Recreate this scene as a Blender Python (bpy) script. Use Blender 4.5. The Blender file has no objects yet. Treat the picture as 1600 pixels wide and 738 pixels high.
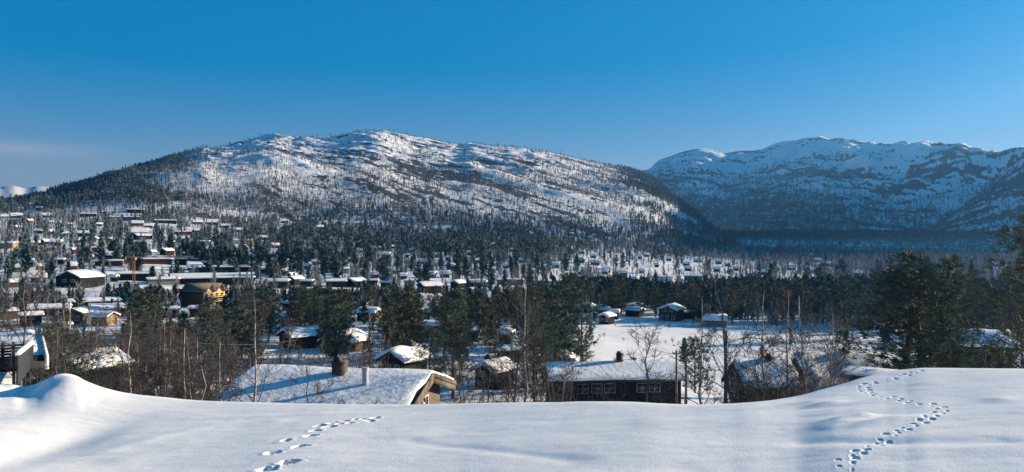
import bpy, math, random
import numpy as np
from mathutils import Vector, Matrix

random.seed(11)
RNG = np.random.default_rng(11)
sc = bpy.context.scene
col = sc.collection
F = 1256.0                      # focal length in source pixels (1600 wide)
CX, CY = 800.0, 369.0
SUN_AZ, SUN_EL = math.radians(70), math.radians(14.5)
SUN = Vector((math.sin(SUN_AZ)*math.cos(SUN_EL), math.cos(SUN_AZ)*math.cos(SUN_EL), math.sin(SUN_EL)))

# ---------------------------------------------------------------- numpy noise
def _hash(ix, iy, seed):
    h = (ix.astype(np.int64)*374761393 + iy.astype(np.int64)*668265263 + seed*1442695041) & 0xffffffff
    h = ((h ^ (h >> 13))*1274126177) & 0xffffffff
    h = ((h ^ (h >> 16))*2246822519) & 0xffffffff
    return ((h ^ (h >> 15)) & 0xffffff)/float(0xffffff)

def vnoise(x, y, seed=0):
    ix = np.floor(x); iy = np.floor(y)
    fx = x-ix; fy = y-iy
    fx = fx*fx*fx*(fx*(fx*6-15)+10); fy = fy*fy*fy*(fy*(fy*6-15)+10)
    a = _hash(ix, iy, seed); b = _hash(ix+1, iy, seed); c = _hash(ix, iy+1, seed); d = _hash(ix+1, iy+1, seed)
    return (a*(1-fx)+b*fx)*(1-fy)+(c*(1-fx)+d*fx)*fy*1.0

def fbm(x, y, oct=5, seed=0, gain=.5, lac=2.03):
    s = 0; a = 1; t = 0
    for i in range(oct):
        s = s + a*(vnoise(x+i*17.3, y-i*9.1, seed+i)*2-1); t += a; a *= gain; x = x*lac; y = y*lac
    return s/t

def ridged(x, y, oct=4, seed=0):
    s = 0; a = 1; t = 0
    for i in range(oct):
        s = s + a*(1-np.abs(vnoise(x+i*11.3, y+i*5.1, seed+i)*2-1)); t += a; a *= .5; x = x*2.1; y = y*2.1
    return s/t

def sstep(a, b, x):
    t = np.clip((x-a)/(b-a), 0, 1); return t*t*(3-2*t)

def pchip(xk, yk, x):
    """monotone cubic along the last axis of yk; x sorted or not, 1d"""
    xk = np.asarray(xk, float); yk = np.asarray(yk, float)
    h = np.diff(xk); d = np.diff(yk, axis=-1)/h
    m = np.zeros_like(yk)
    w1 = 2*h[1:]+h[:-1]; w2 = h[1:]+2*h[:-1]
    with np.errstate(divide='ignore', invalid='ignore'):
        mm = (w1+w2)/(w1/d[..., :-1]+w2/d[..., 1:])
    m[..., 1:-1] = np.where(d[..., :-1]*d[..., 1:] > 0, mm, 0)
    m[..., 0] = d[..., 0]; m[..., -1] = d[..., -1]
    x = np.clip(x, xk[0], xk[-1])
    i = np.clip(np.searchsorted(xk, x, side='right')-1, 0, len(xk)-2)
    t = (x-xk[i])/h[i]
    return ((1+2*t)*(1-t)**2*yk[..., i]+t*(1-t)**2*h[i]*m[..., i]+t*t*(3-2*t)*yk[..., i+1]+t*t*(t-1)*h[i]*m[..., i+1])

# ---------------------------------------------------------------- terrain as a height function of (column, distance)
CREST = np.array([(-400,602),(0,599),(20,598),(38,601),(55,597),(72,590),(85,587),(100,586),(118,589),(135,597),(160,607),(200,617),(250,623),(320,628),(400,630.5),(500,632.5),
                  (600,634.5),(700,635),(800,633.5),(900,633),(1000,635),(1080,637),(1140,636),(1190,632),(1240,624),(1285,612),(1320,603),(1350,594),(1380,586),(1410,580.5),
                  (1450,578),(1520,579),(1600,580),(2000,580)], float)
CREST_R = np.array([(-400,18.2),(0,18.0),(100,17.7),(200,17.0),(500,14.2),(800,12.2),(1150,10.8),(1300,12.1),(1420,13.7),(1600,13.4),(2000,13.4)], float)
BP = [-400, 0, 200, 400, 600, 800, 1000, 1100, 1200, 1400, 1600, 2000]
BR = [22, 35, 50, 90, 130, 200, 300, 400, 550, 700, 900, 1250, 2000, 3500, 16000]
BZ = np.array([
 # 22    35    50    90    130   200   300   400   550  700  900  1250 2000 3500 16000
 [-6.2,-8.5,-11, -15.5,-18, -20, -18.5,-13, -4,  6,  20, 36, 40, 20, 20],
 [-6.2,-8.5,-11, -15.5,-18, -20, -18.5,-13, -4,  6,  20, 36, 42, 20, 20],
 [-6.5,-10,-13, -16.5,-18.5,-20, -18.5,-13.5,-4, 8, 28, 50, 60, 20, 20],
 [-6.5,-10.5,-13.8,-17.5,-19.5,-21,-20,-16,-9, 2, 20, 45, 60, 20, 20],
 [-6.5,-10.5,-14,-18,-20,-22,-21.5,-19.5,-14.5,-6.5, 10, 35, 60, 20, 20],
 [-6.5,-10.5,-14,-18,-20.5,-22.5,-23,-21.5,-18.5,-12, 3, 25, 50, 20, 20],
 [-6.5,-10.5,-14,-18,-22,-23.5,-24,-23,-21,-17,-7, 10, 20, 20, 20],
 [-6.5,-10,-13.5,-18,-22.5,-24,-24.5,-24.5,-23,-20,-14,-4, 10, 20, 20],
 [-6.5,-9.5,-13,-18,-22.5,-24,-25,-25,-24.5,-23,-18.5,-7, 8, 20, 20],
 [-6.5,-9.5,-12.5,-17,-21.5,-24,-25,-25,-25,-24,-20,-7, 5, 20, 20],
 [-6.5,-9.5,-12,-16,-20,-24,-25,-25,-25,-24,-20,-7, 5, 20, 20],
 [-6.5,-9.5,-12,-16,-20,-24,-25,-25,-25,-24,-20,-7, 5, 20, 20]], float)
# ridge lines: (source column, source row); distances beside them
LRIDGE = np.array([(-400,336),(-100,328),(0,320),(60,310),(100,299),(150,287),(172,277),(188,272),(215,266),(250,257),(300,241),(318,234),(345,231),(380,223),(410,215),(430,213),(460,217),(500,218),
                   (530,215),(555,208.5),(570,206.5),(590,207),(620,213),(650,220),(680,224),(715,228),(735,225),(755,228),(790,231),(820,234),(860,241),(900,249),(950,258),(985,265),(1008,274),(1032,289),(1058,311),(1085,335),(1112,358),(1142,379),(1175,395),(1230,410),(2000,410)], float)
LRIDGE_R = np.array([(-400,1300),(0,1400),(200,1650),(400,1900),(600,2000),(985,1950),(1060,1680),(1112,1330),(1175,1000),(2000,900)], float)
RRIDGE = np.array([(-400,330),(600,330),(850,300),(950,274),(985,266),(1010,265),(1030,250),(1045,245),(1060,239),(1078,234),(1092,232),(1108,233),(1122,236),(1135,239),(1150,237),(1170,236),(1190,234),(1205,227),(1225,221),
                   (1245,219),(1262,216),(1280,217),(1300,222),(1330,224),(1350,226),(1375,230),(1400,232),(1420,229),(1440,225.5),(1455,226.5),(1475,228),(1495,227),(1520,234),(1545,239),(1560,241),(1575,236),(1590,233.5),(1610,235),(1640,240),(1700,268),(1760,300),(1815,320),(2000,320)], float)
RRIDGE_R = np.array([(-400,3400),(950,3450),(1010,3350),(1100,3250),(1265,3000),(1450,2700),(1600,2500),(2000,2300)], float)
FAR = np.array([(-400,288),(-60,286),(0,290),(20,288),(40,292),(60,289),(80,291),(100,297),(160,330),(2000,330)], float)

def interp(tab, x):
    return pchip(tab[:, 0], tab[:, 1], x)

def columns(theta):
    """effective source column and cosine for azimuth theta (0 = view axis, + right)"""
    th = np.clip(theta, -.68, .68)
    return CX+F*np.tan(th), np.cos(th)

_cols_cache = {}
def col_tables(px, cth):
    t = {}
    t['yc'] = interp(CREST, px); t['rc'] = interp(CREST_R, px)
    t['zc'] = -t['rc']*cth*(t['yc']-CY)/F
    t['yf'] = np.where(px < 420, np.maximum(t['yc'], 631), t['yc']); t['zfl'] = -t['rc']*cth*(t['yf']-CY)/F
    t['base'] = pchip(BP, BZ.T, px)            # (n_r, n)
    t['lr'] = interp(LRIDGE_R, px); t['lz'] = t['lr']*cth*(CY-interp(LRIDGE, px))/F
    t['rr'] = interp(RRIDGE_R, px); t['rz'] = t['rr']*cth*(CY-interp(RRIDGE, px))/F
    t['fz'] = 6500*cth*(CY-interp(FAR, px))/F
    return t

def smax(a, b, k):
    h = np.clip(.5+.5*(a-b)/k, 0, 1)
    return b*(1-h)+a*h+k*h*(1-h)

def pchip_pairs(xk, yk, x):
    """yk (n, K) evaluated at x (n,) row by row"""
    xk = np.asarray(xk, float)
    h = np.diff(xk); d = np.diff(yk, axis=-1)/h
    m = np.zeros_like(yk); w1 = 2*h[1:]+h[:-1]; w2 = h[1:]+2*h[:-1]
    with np.errstate(divide='ignore', invalid='ignore'):
        mm = (w1+w2)/(w1/d[:, :-1]+w2/d[:, 1:])
    m[:, 1:-1] = np.where(d[:, :-1]*d[:, 1:] > 0, mm, 0); m[:, 0] = d[:, 0]; m[:, -1] = d[:, -1]
    x = np.clip(x, xk[0], xk[-1]); i = np.clip(np.searchsorted(xk, x, side='right')-1, 0, len(xk)-2)
    n = np.arange(len(x)); t = (x-xk[i])/h[i]
    return ((1+2*t)*(1-t)**2*yk[n, i]+t*(1-t)**2*h[i]*m[n, i]+t*t*(3-2*t)*yk[n, i+1]+t*t*(t-1)*h[i]*m[n, i+1])

# bumps, hollows and prints on the near snow: (column, row) of the photo is turned into a point on the bank
def bank_point(px, py):
    p = np.array([float(px)]); th = math.atan((px-CX)/F); c = math.cos(th)
    yc = float(interp(CREST, p)[0]); yc = max(yc, 631) if px < 420 else yc; rc = float(interp(CREST_R, p)[0]); zc = -rc*c*(yc-CY)/F
    s = c*(py-CY)/F                      # z = -r*s
    r = 1.75/(s-(-zc-1.75)/rc) if s > (-zc-1.75)/rc+1e-6 else rc
    r = min(r, rc)
    return r*math.sin(th), r*math.cos(th)

RELIEF = []     # (x, y, sx, sy, angle, height)
def relief(px, py, sx, sy, ang, h):
    x, y = bank_point(px, py); RELIEF.append((x, y, sx, sy, ang, h))
PRINTS = []
def prints(pts, size, depth, spread):
    n = 0
    for (a, b), (c, d) in zip(pts[:-1], pts[1:]):
        xa, ya = bank_point(a, b); xb, yb = bank_point(c, d)
        L = math.hypot(xb-xa, yb-ya); k = max(1, int(L/(size*2.0)))
        for j in range(k):
            t = j/k; side = spread if n % 2 else -spread
            nx, ny = -(yb-ya)/max(L, 1e-6), (xb-xa)/max(L, 1e-6)
            PRINTS.append((xa+(xb-xa)*t+nx*side+random.gauss(0, size*.25), ya+(yb-ya)*t+ny*side+random.gauss(0, size*.25), size*random.uniform(.6, 1.35), depth*random.uniform(.5, 1.4), math.atan2(yb-ya, xb-xa)))
            n += 1
# hollows and humps
relief(84, 690, .36, 1.5, 0.10, -.08)
relief(110, 690, 1.7, 2.4, 0.10, -.05)
relief(20, 665, .5, 1.2, 0.1, .05)
relief(22, 612, .42, .38, 0.0, -.34)
relief(66, 612, .16, .4, -.5, .10)
relief(1165, 705, .55, 1.1, -.35, -.07)
relief(1085, 690, .6, 1.2, -.2, .03)
relief(1250, 690, .7, 1.5, -.3, .05)
for px, py, L, h in ((1292,631,.25,.09),(1300,634,.3,-.05),(1315,657,.22,.07),(1340,655,.3,.05),(1348,652,.12,.07),(1385,660,.35,.08),(1400,656,.3,.06),(1325,663,.2,.06),(1290,666,.2,.04),
                     (1350,667,.2,.03),(1270,628,.3,.05),(1245,632,.3,.03),(1300,670,.15,.04),(1555,622,.2,.04),(1570,624,.15,.03),(1340,640,.3,.03)):
    relief(px, py, L*.8, .08, .25, h*.42)
STEPS = []
for px, py, s in ((416,734,1.15),(453,723,1.2),(427,708,1.1),(467,699,1.0),(447,690,.85),(486,683,1.0),(492,674,.9),(497,666,.85),(515,668,.95),(520,662,.9),(531,664,.7),(537,659,.8),
                  (545,663,.7),(556,656,.6),(566,656,.6),(575,658,.7),(586,654,.9),(580,660,.7)):
    x, y = bank_point(px, py); STEPS.append((x, y, .074*s, .085*s, random.uniform(.3,.9)))
prints([(1322,737),(1320,722),(1338,715),(1345,705),(1362,700),(1385,688),(1392,680),(1412,672),(1425,665),(1445,656),(1460,647),(1470,640),(1472,635),(1460,632),(1430,628),(1400,622),(1375,616),(1352,611),(1347,603),(1356,599),
        (1395,592),(1420,585),(1436,579)], .044, .036, .05)
STREAKS = [([(172,700),(240,682),(330,664),(430,655)], .014, .17), ([(200,716),(300,700),(420,688),(520,683),(640,682)], .014, .2), ([(1260,690),(1400,694),(1560,690)], -.02, .12),
           ([(640,690),(760,704),(900,720)], -.012, .10), ([(300,652),(500,644),(640,645)], .006, .1)]

def bank_relief(x, y):
    z = np.zeros_like(x)
    for (a, b, sx, sy, ang, h) in RELIEF:
        c, s = math.cos(ang), math.sin(ang)
        u = (x-a)*c+(y-b)*s; v = -(x-a)*s+(y-b)*c
        z += h*np.exp(-.5*((u/sx)**2+(v/sy)**2))
    for (a, b, s, d, ang) in PRINTS:
        m = (np.abs(x-a) < .4) & (np.abs(y-b) < .4)
        if not m.any(): continue
        u = (x[m]-a)*math.cos(ang)+(y[m]-b)*math.sin(ang); v = -(x[m]-a)*math.sin(ang)+(y[m]-b)*math.cos(ang)
        q = np.sqrt((u/(s*.62))**2+(v/(s*.5))**2)
        z[m] += -d*sstep(1.25, .75, q)+.004*np.exp(-((q-1.5)/.35)**2)
    for (a, b, s, d, ang) in STEPS:
        m = (np.abs(x-a) < .6) & (np.abs(y-b) < .6)
        if not m.any(): continue
        u = (x[m]-a)*math.cos(ang)+(y[m]-b)*math.sin(ang); v = -(x[m]-a)*math.sin(ang)+(y[m]-b)*math.cos(ang)
        q = np.sqrt((u/(s*1.1))**2+(v/(s*.8))**2)*(1+.7*(vnoise(x[m]*17, y[m]*17, 5)-.5))
        z[m] += -d*.9*sstep(1.3, .7, q)+.006*np.exp(-((q-1.55)/.35)**2)
    for pts, h, w in STREAKS:
        P = [bank_point(*p) for p in pts]
        dmin = np.full(x.shape, 1e9)
        for (xa, ya), (xb, yb) in zip(P[:-1], P[1:]):
            t = np.clip(((x-xa)*(xb-xa)+(y-ya)*(yb-ya))/((xb-xa)**2+(yb-ya)**2), 0, 1)
            dmin = np.minimum(dmin, (x-xa-t*(xb-xa))**2+(y-ya-t*(yb-ya))**2)
        z += h*np.exp(-dmin/(2*w*w))
    return z

def height_pairs(x, y):
    """ground height at any points (relief of the mountains included)"""
    x = np.asarray(x, float); y = np.asarray(y, float)
    r = np.hypot(x, y); th = np.arctan2(x, y)
    px, cth = columns(th)
    t = col_tables(px, cth)
    return _height(x, y, r, th, px, t, base=pchip_pairs(BR, np.ascontiguousarray(t['base'].T), r))

def _height(x, y, r, th, px, t, base):
    # ---- near bank
    sl = (t['zfl']+1.75)/t['rc']; tn = np.minimum(r/t['rc'], 1)
    mound = (t['zc']-t['zfl'])*np.clip((tn-.84)/.16, 0, 1)**1.6
    d = np.maximum(r-t['rc'], 0)
    zb = np.where(r < t["rc"], -1.75+sl*r+mound, t['zc']+sl*d-.11*d*d)
    near = r < 40
    zb = np.where(near, zb, -50)
    amp = sstep(1.5, 5, r)
    nb = np.zeros_like(r)
    i = np.nonzero(r < 26)
    if len(i[0]):
        xi, yi = x[i], y[i]
        nb[i] = (.04*fbm(xi*.3, yi*.3, 3, 3)+.009*fbm(xi*1.1+yi*.3, yi*2.6, 3, 7)+.002*fbm(xi*5, yi*9, 3, 9))*amp[i]
        nb[i] += bank_relief(xi, yi)
    zb = zb+nb
    # ---- valley
    rough = sstep(30, 120, r)*(1-.75*sstep(880, 1000, px)*sstep(120, 140, r)*(1-sstep(240, 320, r)))
    v = base+rough*(1.1*fbm(x/38, y/38, 4, 21)+.35*fbm(x/9, y/9, 3, 24))+sstep(300, 700, r)*4*fbm(x/140, y/140, 3, 28)*(1-.8*sstep(900, 1050, px))
    z = smax(v, zb, .6)
    # ---- mountains
    far = r > 700
    if far.any():
        m = np.nonzero(far)
        X, Y, R, PX = x[m], y[m], r[m], px[m]
        def tt(k): return t[k][m]
        w = .77*X+.64*Y; q = .64*X-.77*Y
        nl = (.55*(ridged(w/210+.3*fbm(q/400, w/400, 2, 44), q/900, 4, 41)-.62)*30 + fbm(w/55, q/260, 4, 47)*9+fbm(X/22, Y/22, 3, 49)*3.2)
        # left mountain
        u = (R-850)/(tt('lr')-850); uu = np.clip(u, 0, 1)
        g = uu*(1.12-.12*uu)
        b0 = v[m]
        zl = b0+(tt('lz')-b0)*g
        zl = np.where(u > 1, tt('lz')-.22*(R-tt('lr')), zl)
        zl = np.where(u < 0, -99, zl)
        hl = np.clip((zl-b0)/80, 0, 1)
        zl = zl+nl*sstep(.02, .5, uu)*(1-.8*sstep(.93, 1, uu))*np.where(u > 1, .2, 1)*np.clip((tt('lz')+5)/90, .12, 1)
        # right mountain
        nr = ((ridged(w/330+.35*fbm(q/500, w/500, 2, 64), q/800, 4, 61)-.6)*(48+38*sstep(1230, 1350, PX))+fbm(X/120, Y/120, 4, 65)*(18+14*sstep(1200, 1320, PX))+fbm(X/35, Y/35, 3, 67)*7)
        u2 = (R-1950)/(tt('rr')-1950); u2c = np.clip(u2, 0, 1)
        g2 = .62*u2c+.38*u2c**1.6
        zr = b0+(tt('rz')-b0)*g2
        zr = np.where(u2 > 1, tt('rz')-.30*(R-tt('rr')), zr)
        zr = np.where(u2 < 0, -99, zr)
        zr = zr+nr*sstep(.05, .6, u2c)*(1-(.86-.46*sstep(1230, 1350, PX))*sstep(.86, 1, u2c))*np.where(u2 > 1, .3, 1)
        u3 = (R-4200)/2300
        zf = np.where(u3 < 1, 20+(tt('fz')-20)*np.clip(u3, 0, 1), tt('fz')-.1*(R-6500))+np.where(u3 > 0, 30*(ridged(w/700, q/700, 4, 81)-.6)*sstep(.1, .5, np.clip(u3, 0, 1))*(1-.7*sstep(.9, 1, np.clip(u3, 0, 1))), 0)
        zf = np.where(u3 < 0, -99, zf)
        zm = np.maximum(np.maximum(zl, zr), zf)
        # the high shoulder beyond the right edge that keeps the valley head in shade
        D0 = .94*X+.342*Y; N0 = -.342*X+.94*Y
        Hn = 385*sstep(400, 600, N0)*(1-sstep(1220, 1450, N0))
        zs = -24+(Hn+24+fbm(X/90, Y/90, 4, 71)*14*(Hn > 40))*sstep(1250, 2000, D0)*(1-.9*sstep(2050, 3100, D0))
        zm = np.where(Hn > 2, np.maximum(zm, zs), zm)
        zz = smax(z[m], zm, 4.0)
        z = z.copy(); z[m] = np.where(zm > -90, zz, z[m])
    # behind the viewer: one gentle snow slope
    bk = sstep(1.3, 2.2, np.abs(th))
    zback = -1.75+.02*r+sstep(60, 900, r)*25+2*fbm(x/60, y/60, 3, 90)*sstep(6, 60, r)
    return z*(1-bk)+zback*bk

def build_terrain():
    tin = np.radians(np.arange(-34.2, 34.21, .088))
    k = 46
    out = np.radians(34.2)+(math.pi-np.radians(34.2))*np.linspace(0, 1, k+1)[1:]**1.6
    th = np.concatenate([-out[::-1], tin, out[:-1]])          # closed fan: last column equals the first
    rows = np.concatenate([np.linspace(.3, 6.3, 12), np.arange(6.5, 19.5, .036), 19.5*1.025**np.arange(0, 66)])
    rows = rows[rows < 98]
    a = 98*1.0085**np.arange(0, 233); rows = np.concatenate([rows, a[a < 700], np.arange(702, 2050, 5.5), np.arange(2050, 3500, 9), 3500*1.07**np.arange(0, 23)])
    nr, nc = len(rows), len(th)
    TH, R = np.meshgrid(th, rows)
    x = (R*np.sin(TH)); y = (R*np.cos(TH))
    px, cth = columns(th)
    t1 = col_tables(px, cth)
    base = pchip(BR, t1['base'].T, rows).T if False else np.stack([pchip(BR, t1['base'][:, j], rows) for j in range(nc)], axis=1)
    t = {k_: np.broadcast_to(v_, (nr, nc)) for k_, v_ in t1.items() if k_ != 'base'}
    z = _height(x, y, R, TH, np.broadcast_to(px, (nr, nc)), t, base)
    co = np.stack([x, y, z], -1).reshape(-1, 3)
    # where wind leaves rock and heather bare (a mask of its own shape, no shading)
    w = .77*x+.64*y; q = .64*x-.77*y
    hz = z
    gz_r = np.gradient(z, axis=0)/np.maximum(np.gradient(R, axis=0), 1e-6)
    bare = np.zeros_like(z)
    m = R > 650
    wm, qm = w[m], q[m]
    n1 = .55*fbm(wm/30, qm/210, 5, 141)+.55*fbm(wm/9, qm/42, 3, 146)+.34*fbm(x[m]/6, y[m]/6, 2, 148)
    n2 = fbm(x[m]/170, y[m]/170, 3, 151)
    PXm = np.broadcast_to(px, (nr, nc))[m]
    right = sstep(985, 1060, PXm)
    scarp = 1-sstep(.40, .56, ridged(wm/210+.3*fbm(qm/400, wm/400, 2, 44), qm/900, 4, 41))
    b = n1+n2*.35+.28*scarp
    rowm = CY-F*z[m]/(R[m]*np.broadcast_to(cth, (nr, nc))[m])
    b = b+right*(.03*sstep(255, 330, rowm+26*n2)*(1-.75*sstep(1290, 1420, PXm))+.05)
    bare[m] = np.clip((b-.27+.05*right-.4*sstep(940, 1000, PXm)*(1-sstep(1130, 1180, PXm))*(R[m] < 1960))*4+.5, 0, 1)*sstep(650, 900, R[m])
    V = co
    i = np.arange(nr-1)[:, None]*nc; j = np.arange(nc)[None, :]; j2 = (j+1) % nc
    quads = np.stack([i+j, i+j2, i+nc+j2, i+nc+j], -1).reshape(-1, 4)
    # the hub under the viewer
    hub = len(V); V = np.vstack([V, [[0, 0, -1.75]]])
    jj = np.arange(nc); tris = np.stack([np.full(nc, hub), (jj+1) % nc, jj], -1)
    me = bpy.data.meshes.new('snow_ground')
    nq, nt = len(quads), len(tris)
    me.vertices.add(len(V)); me.vertices.foreach_set('co', V.astype(np.float32).ravel())
    me.loops.add(nq*4+nt*3); me.loops.foreach_set('vertex_index', np.concatenate([quads[:, ::-1].ravel(), tris[:, ::-1].ravel()]).astype(np.int32))
    me.polygons.add(nq+nt)
    me.polygons.foreach_set('loop_start', np.concatenate([np.arange(nq)*4, nq*4+np.arange(nt)*3]).astype(np.int32))
    me.update(calc_edges=True)
    me.polygons.foreach_set('use_smooth', np.ones(nq+nt, bool))
    at = me.attributes.new('bare', 'FLOAT', 'POINT')
    at.data.foreach_set('value', np.concatenate([bare.ravel(), [0]]).astype(np.float32))
    o = bpy.data.objects.new('snow_ground', me); col.objects.link(o)
    o['kind'] = 'structure'
    if me.polygons[0].normal.z < 0: me.flip_normals()
    return o

# ---------------------------------------------------------------- materials
def mat(name, color=(.5,.5,.5), rough=.7, spec=.3, noise=None):
    m = bpy.data.materials.new(name); m.use_nodes = True
    nt = m.node_tree; b = nt.nodes['Principled BSDF']
    b.inputs['Base Color'].default_value = (*color, 1); b.inputs['Roughness'].default_value = rough
    b.inputs['Specular IOR Level'].default_value = spec
    if noise:
        sc_, amt, stretch = noise
        tc = nt.nodes.new('ShaderNodeTexCoord'); mp = nt.nodes.new('ShaderNodeMapping'); mp.inputs['Scale'].default_value = stretch
        n = nt.nodes.new('ShaderNodeTexNoise'); n.inputs['Scale'].default_value = sc_; n.inputs['Detail'].default_value = 5
        r = nt.nodes.new('ShaderNodeValToRGB')
        r.color_ramp.elements[0].position = .3; r.color_ramp.elements[1].position = .7
        r.color_ramp.elements[0].color = (*[max(0, c*(1-amt)) for c in color], 1); r.color_ramp.elements[1].color = (*[min(1, c*(1+amt)) for c in color], 1)
        L = nt.links.new
        L(tc.outputs['Object'], mp.inputs['Vector']); L(mp.outputs['Vector'], n.inputs['Vector']); L(n.outputs['Fac'], r.inputs['Fac']); L(r.outputs['Color'], b.inputs['Base Color'])
    return m

def snow_material():
    m = bpy.data.materials.new('snow'); m.use_nodes = True
    nt = m.node_tree; N = nt.nodes.new; L = nt.links.new
    b = nt.nodes['Principled BSDF']; b.inputs['Roughness'].default_value = .55; b.inputs['Specular IOR Level'].default_value = .25
    tc = N('ShaderNodeTexCoord')
    geo = N('ShaderNodeNewGeometry')
    # bare ground mask
    at = N('ShaderNodeAttribute'); at.attribute_name = 'bare'
    n1 = N('ShaderNodeTexNoise'); n1.inputs['Scale'].default_value = .12; n1.inputs['Detail'].default_value = 6; n1.inputs['Roughness'].default_value = .65
    L(tc.outputs['Object'], n1.inputs['Vector'])
    ad = N('ShaderNodeMath'); ad.operation = 'MULTIPLY_ADD'; ad.inputs[1].default_value = 1.3; 
    L(n1.outputs['Fac'], ad.inputs[0]); L(at.outputs['Fac'], ad.inputs[2])
    ra = N('ShaderNodeMapRange'); ra.inputs['From Min'].default_value = 1.14; ra.inputs['From Max'].default_value = 1.34
    L(ad.outputs[0], ra.inputs['Value'])
    # rock tone
    n2 = N('ShaderNodeTexNoise'); n2.inputs['Scale'].default_value = .05; n2.inputs['Detail'].default_value = 6
    L(tc.outputs['Object'], n2.inputs['Vector'])
    rr = N('ShaderNodeValToRGB'); rr.color_ramp.elements[0].color = (.03,.03,.032,1); rr.color_ramp.elements[1].color = (.085,.075,.07,1)
    L(n2.outputs['Fac'], rr.inputs['Fac'])
    # snow tone
    n3 = N('ShaderNodeTexNoise'); n3.inputs['Scale'].default_value = .6; n3.inputs['Detail'].default_value = 4
    L(tc.outputs['Object'], n3.inputs['Vector'])
    rs = N('ShaderNodeValToRGB'); rs.color_ramp.elements[0].color = (.82,.83,.85,1); rs.color_ramp.elements[1].color = (.90,.905,.91,1)
    L(n3.outputs['Fac'], rs.inputs['Fac'])
    mx = N('ShaderNodeMix'); mx.data_type = 'RGBA'
    L(ra.outputs['Result'], mx.inputs['Factor']); L(rs.outputs['Color'], mx.inputs['A']); L(rr.outputs['Color'], mx.inputs['B'])
    L(mx.outputs['Result'], b.inputs['Base Color'])
    # grain
    g1 = N('ShaderNodeTexNoise'); g1.inputs['Scale'].default_value = 38; g1.inputs['Detail'].default_value = 3; g1.inputs['Roughness'].default_value = .7
    g2 = N('ShaderNodeTexNoise'); g2.inputs['Scale'].default_value = 5; g2.inputs['Detail'].default_value = 3
    for g in (g1, g2): L(tc.outputs['Object'], g.inputs['Vector'])
    b1 = N('ShaderNodeBump'); b1.inputs['Strength'].default_value = .35; b1.inputs['Distance'].default_value = .014
    b2 = N('ShaderNodeBump'); b2.inputs['Strength'].default_value = .14; b2.inputs['Distance'].default_value = .03
    L(g1.outputs['Fac'], b1.inputs['Height']); L(g2.outputs['Fac'], b2.inputs['Height']); L(b2.outputs['Normal'], b1.inputs['Normal'])
    L(b1.outputs['Normal'], b.inputs['Normal'])
    return m
SKY_SAT, SKY_HUE, SKY_POW, SKY_STR, SUN_STR, SUN_COL = 1.66, .594, .42, .066, 5.0, (1,.81,.58)
HAZE, HAZE_COL, HAZE_G = .00010, (.18,.50,1,1), .65
EXPOSURE, DENOISE = 1.22, True
ground = build_terrain()
M_SNOW = snow_material()
ground.data.materials.append(M_SNOW)
_zz = np.empty(len(ground.data.vertices)*3, np.float32); ground.data.vertices.foreach_get('co', _zz); TERRAIN_MIN = _zz[2::3].min(); print('TERRAIN z', TERRAIN_MIN, _zz[2::3].max())
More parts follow.
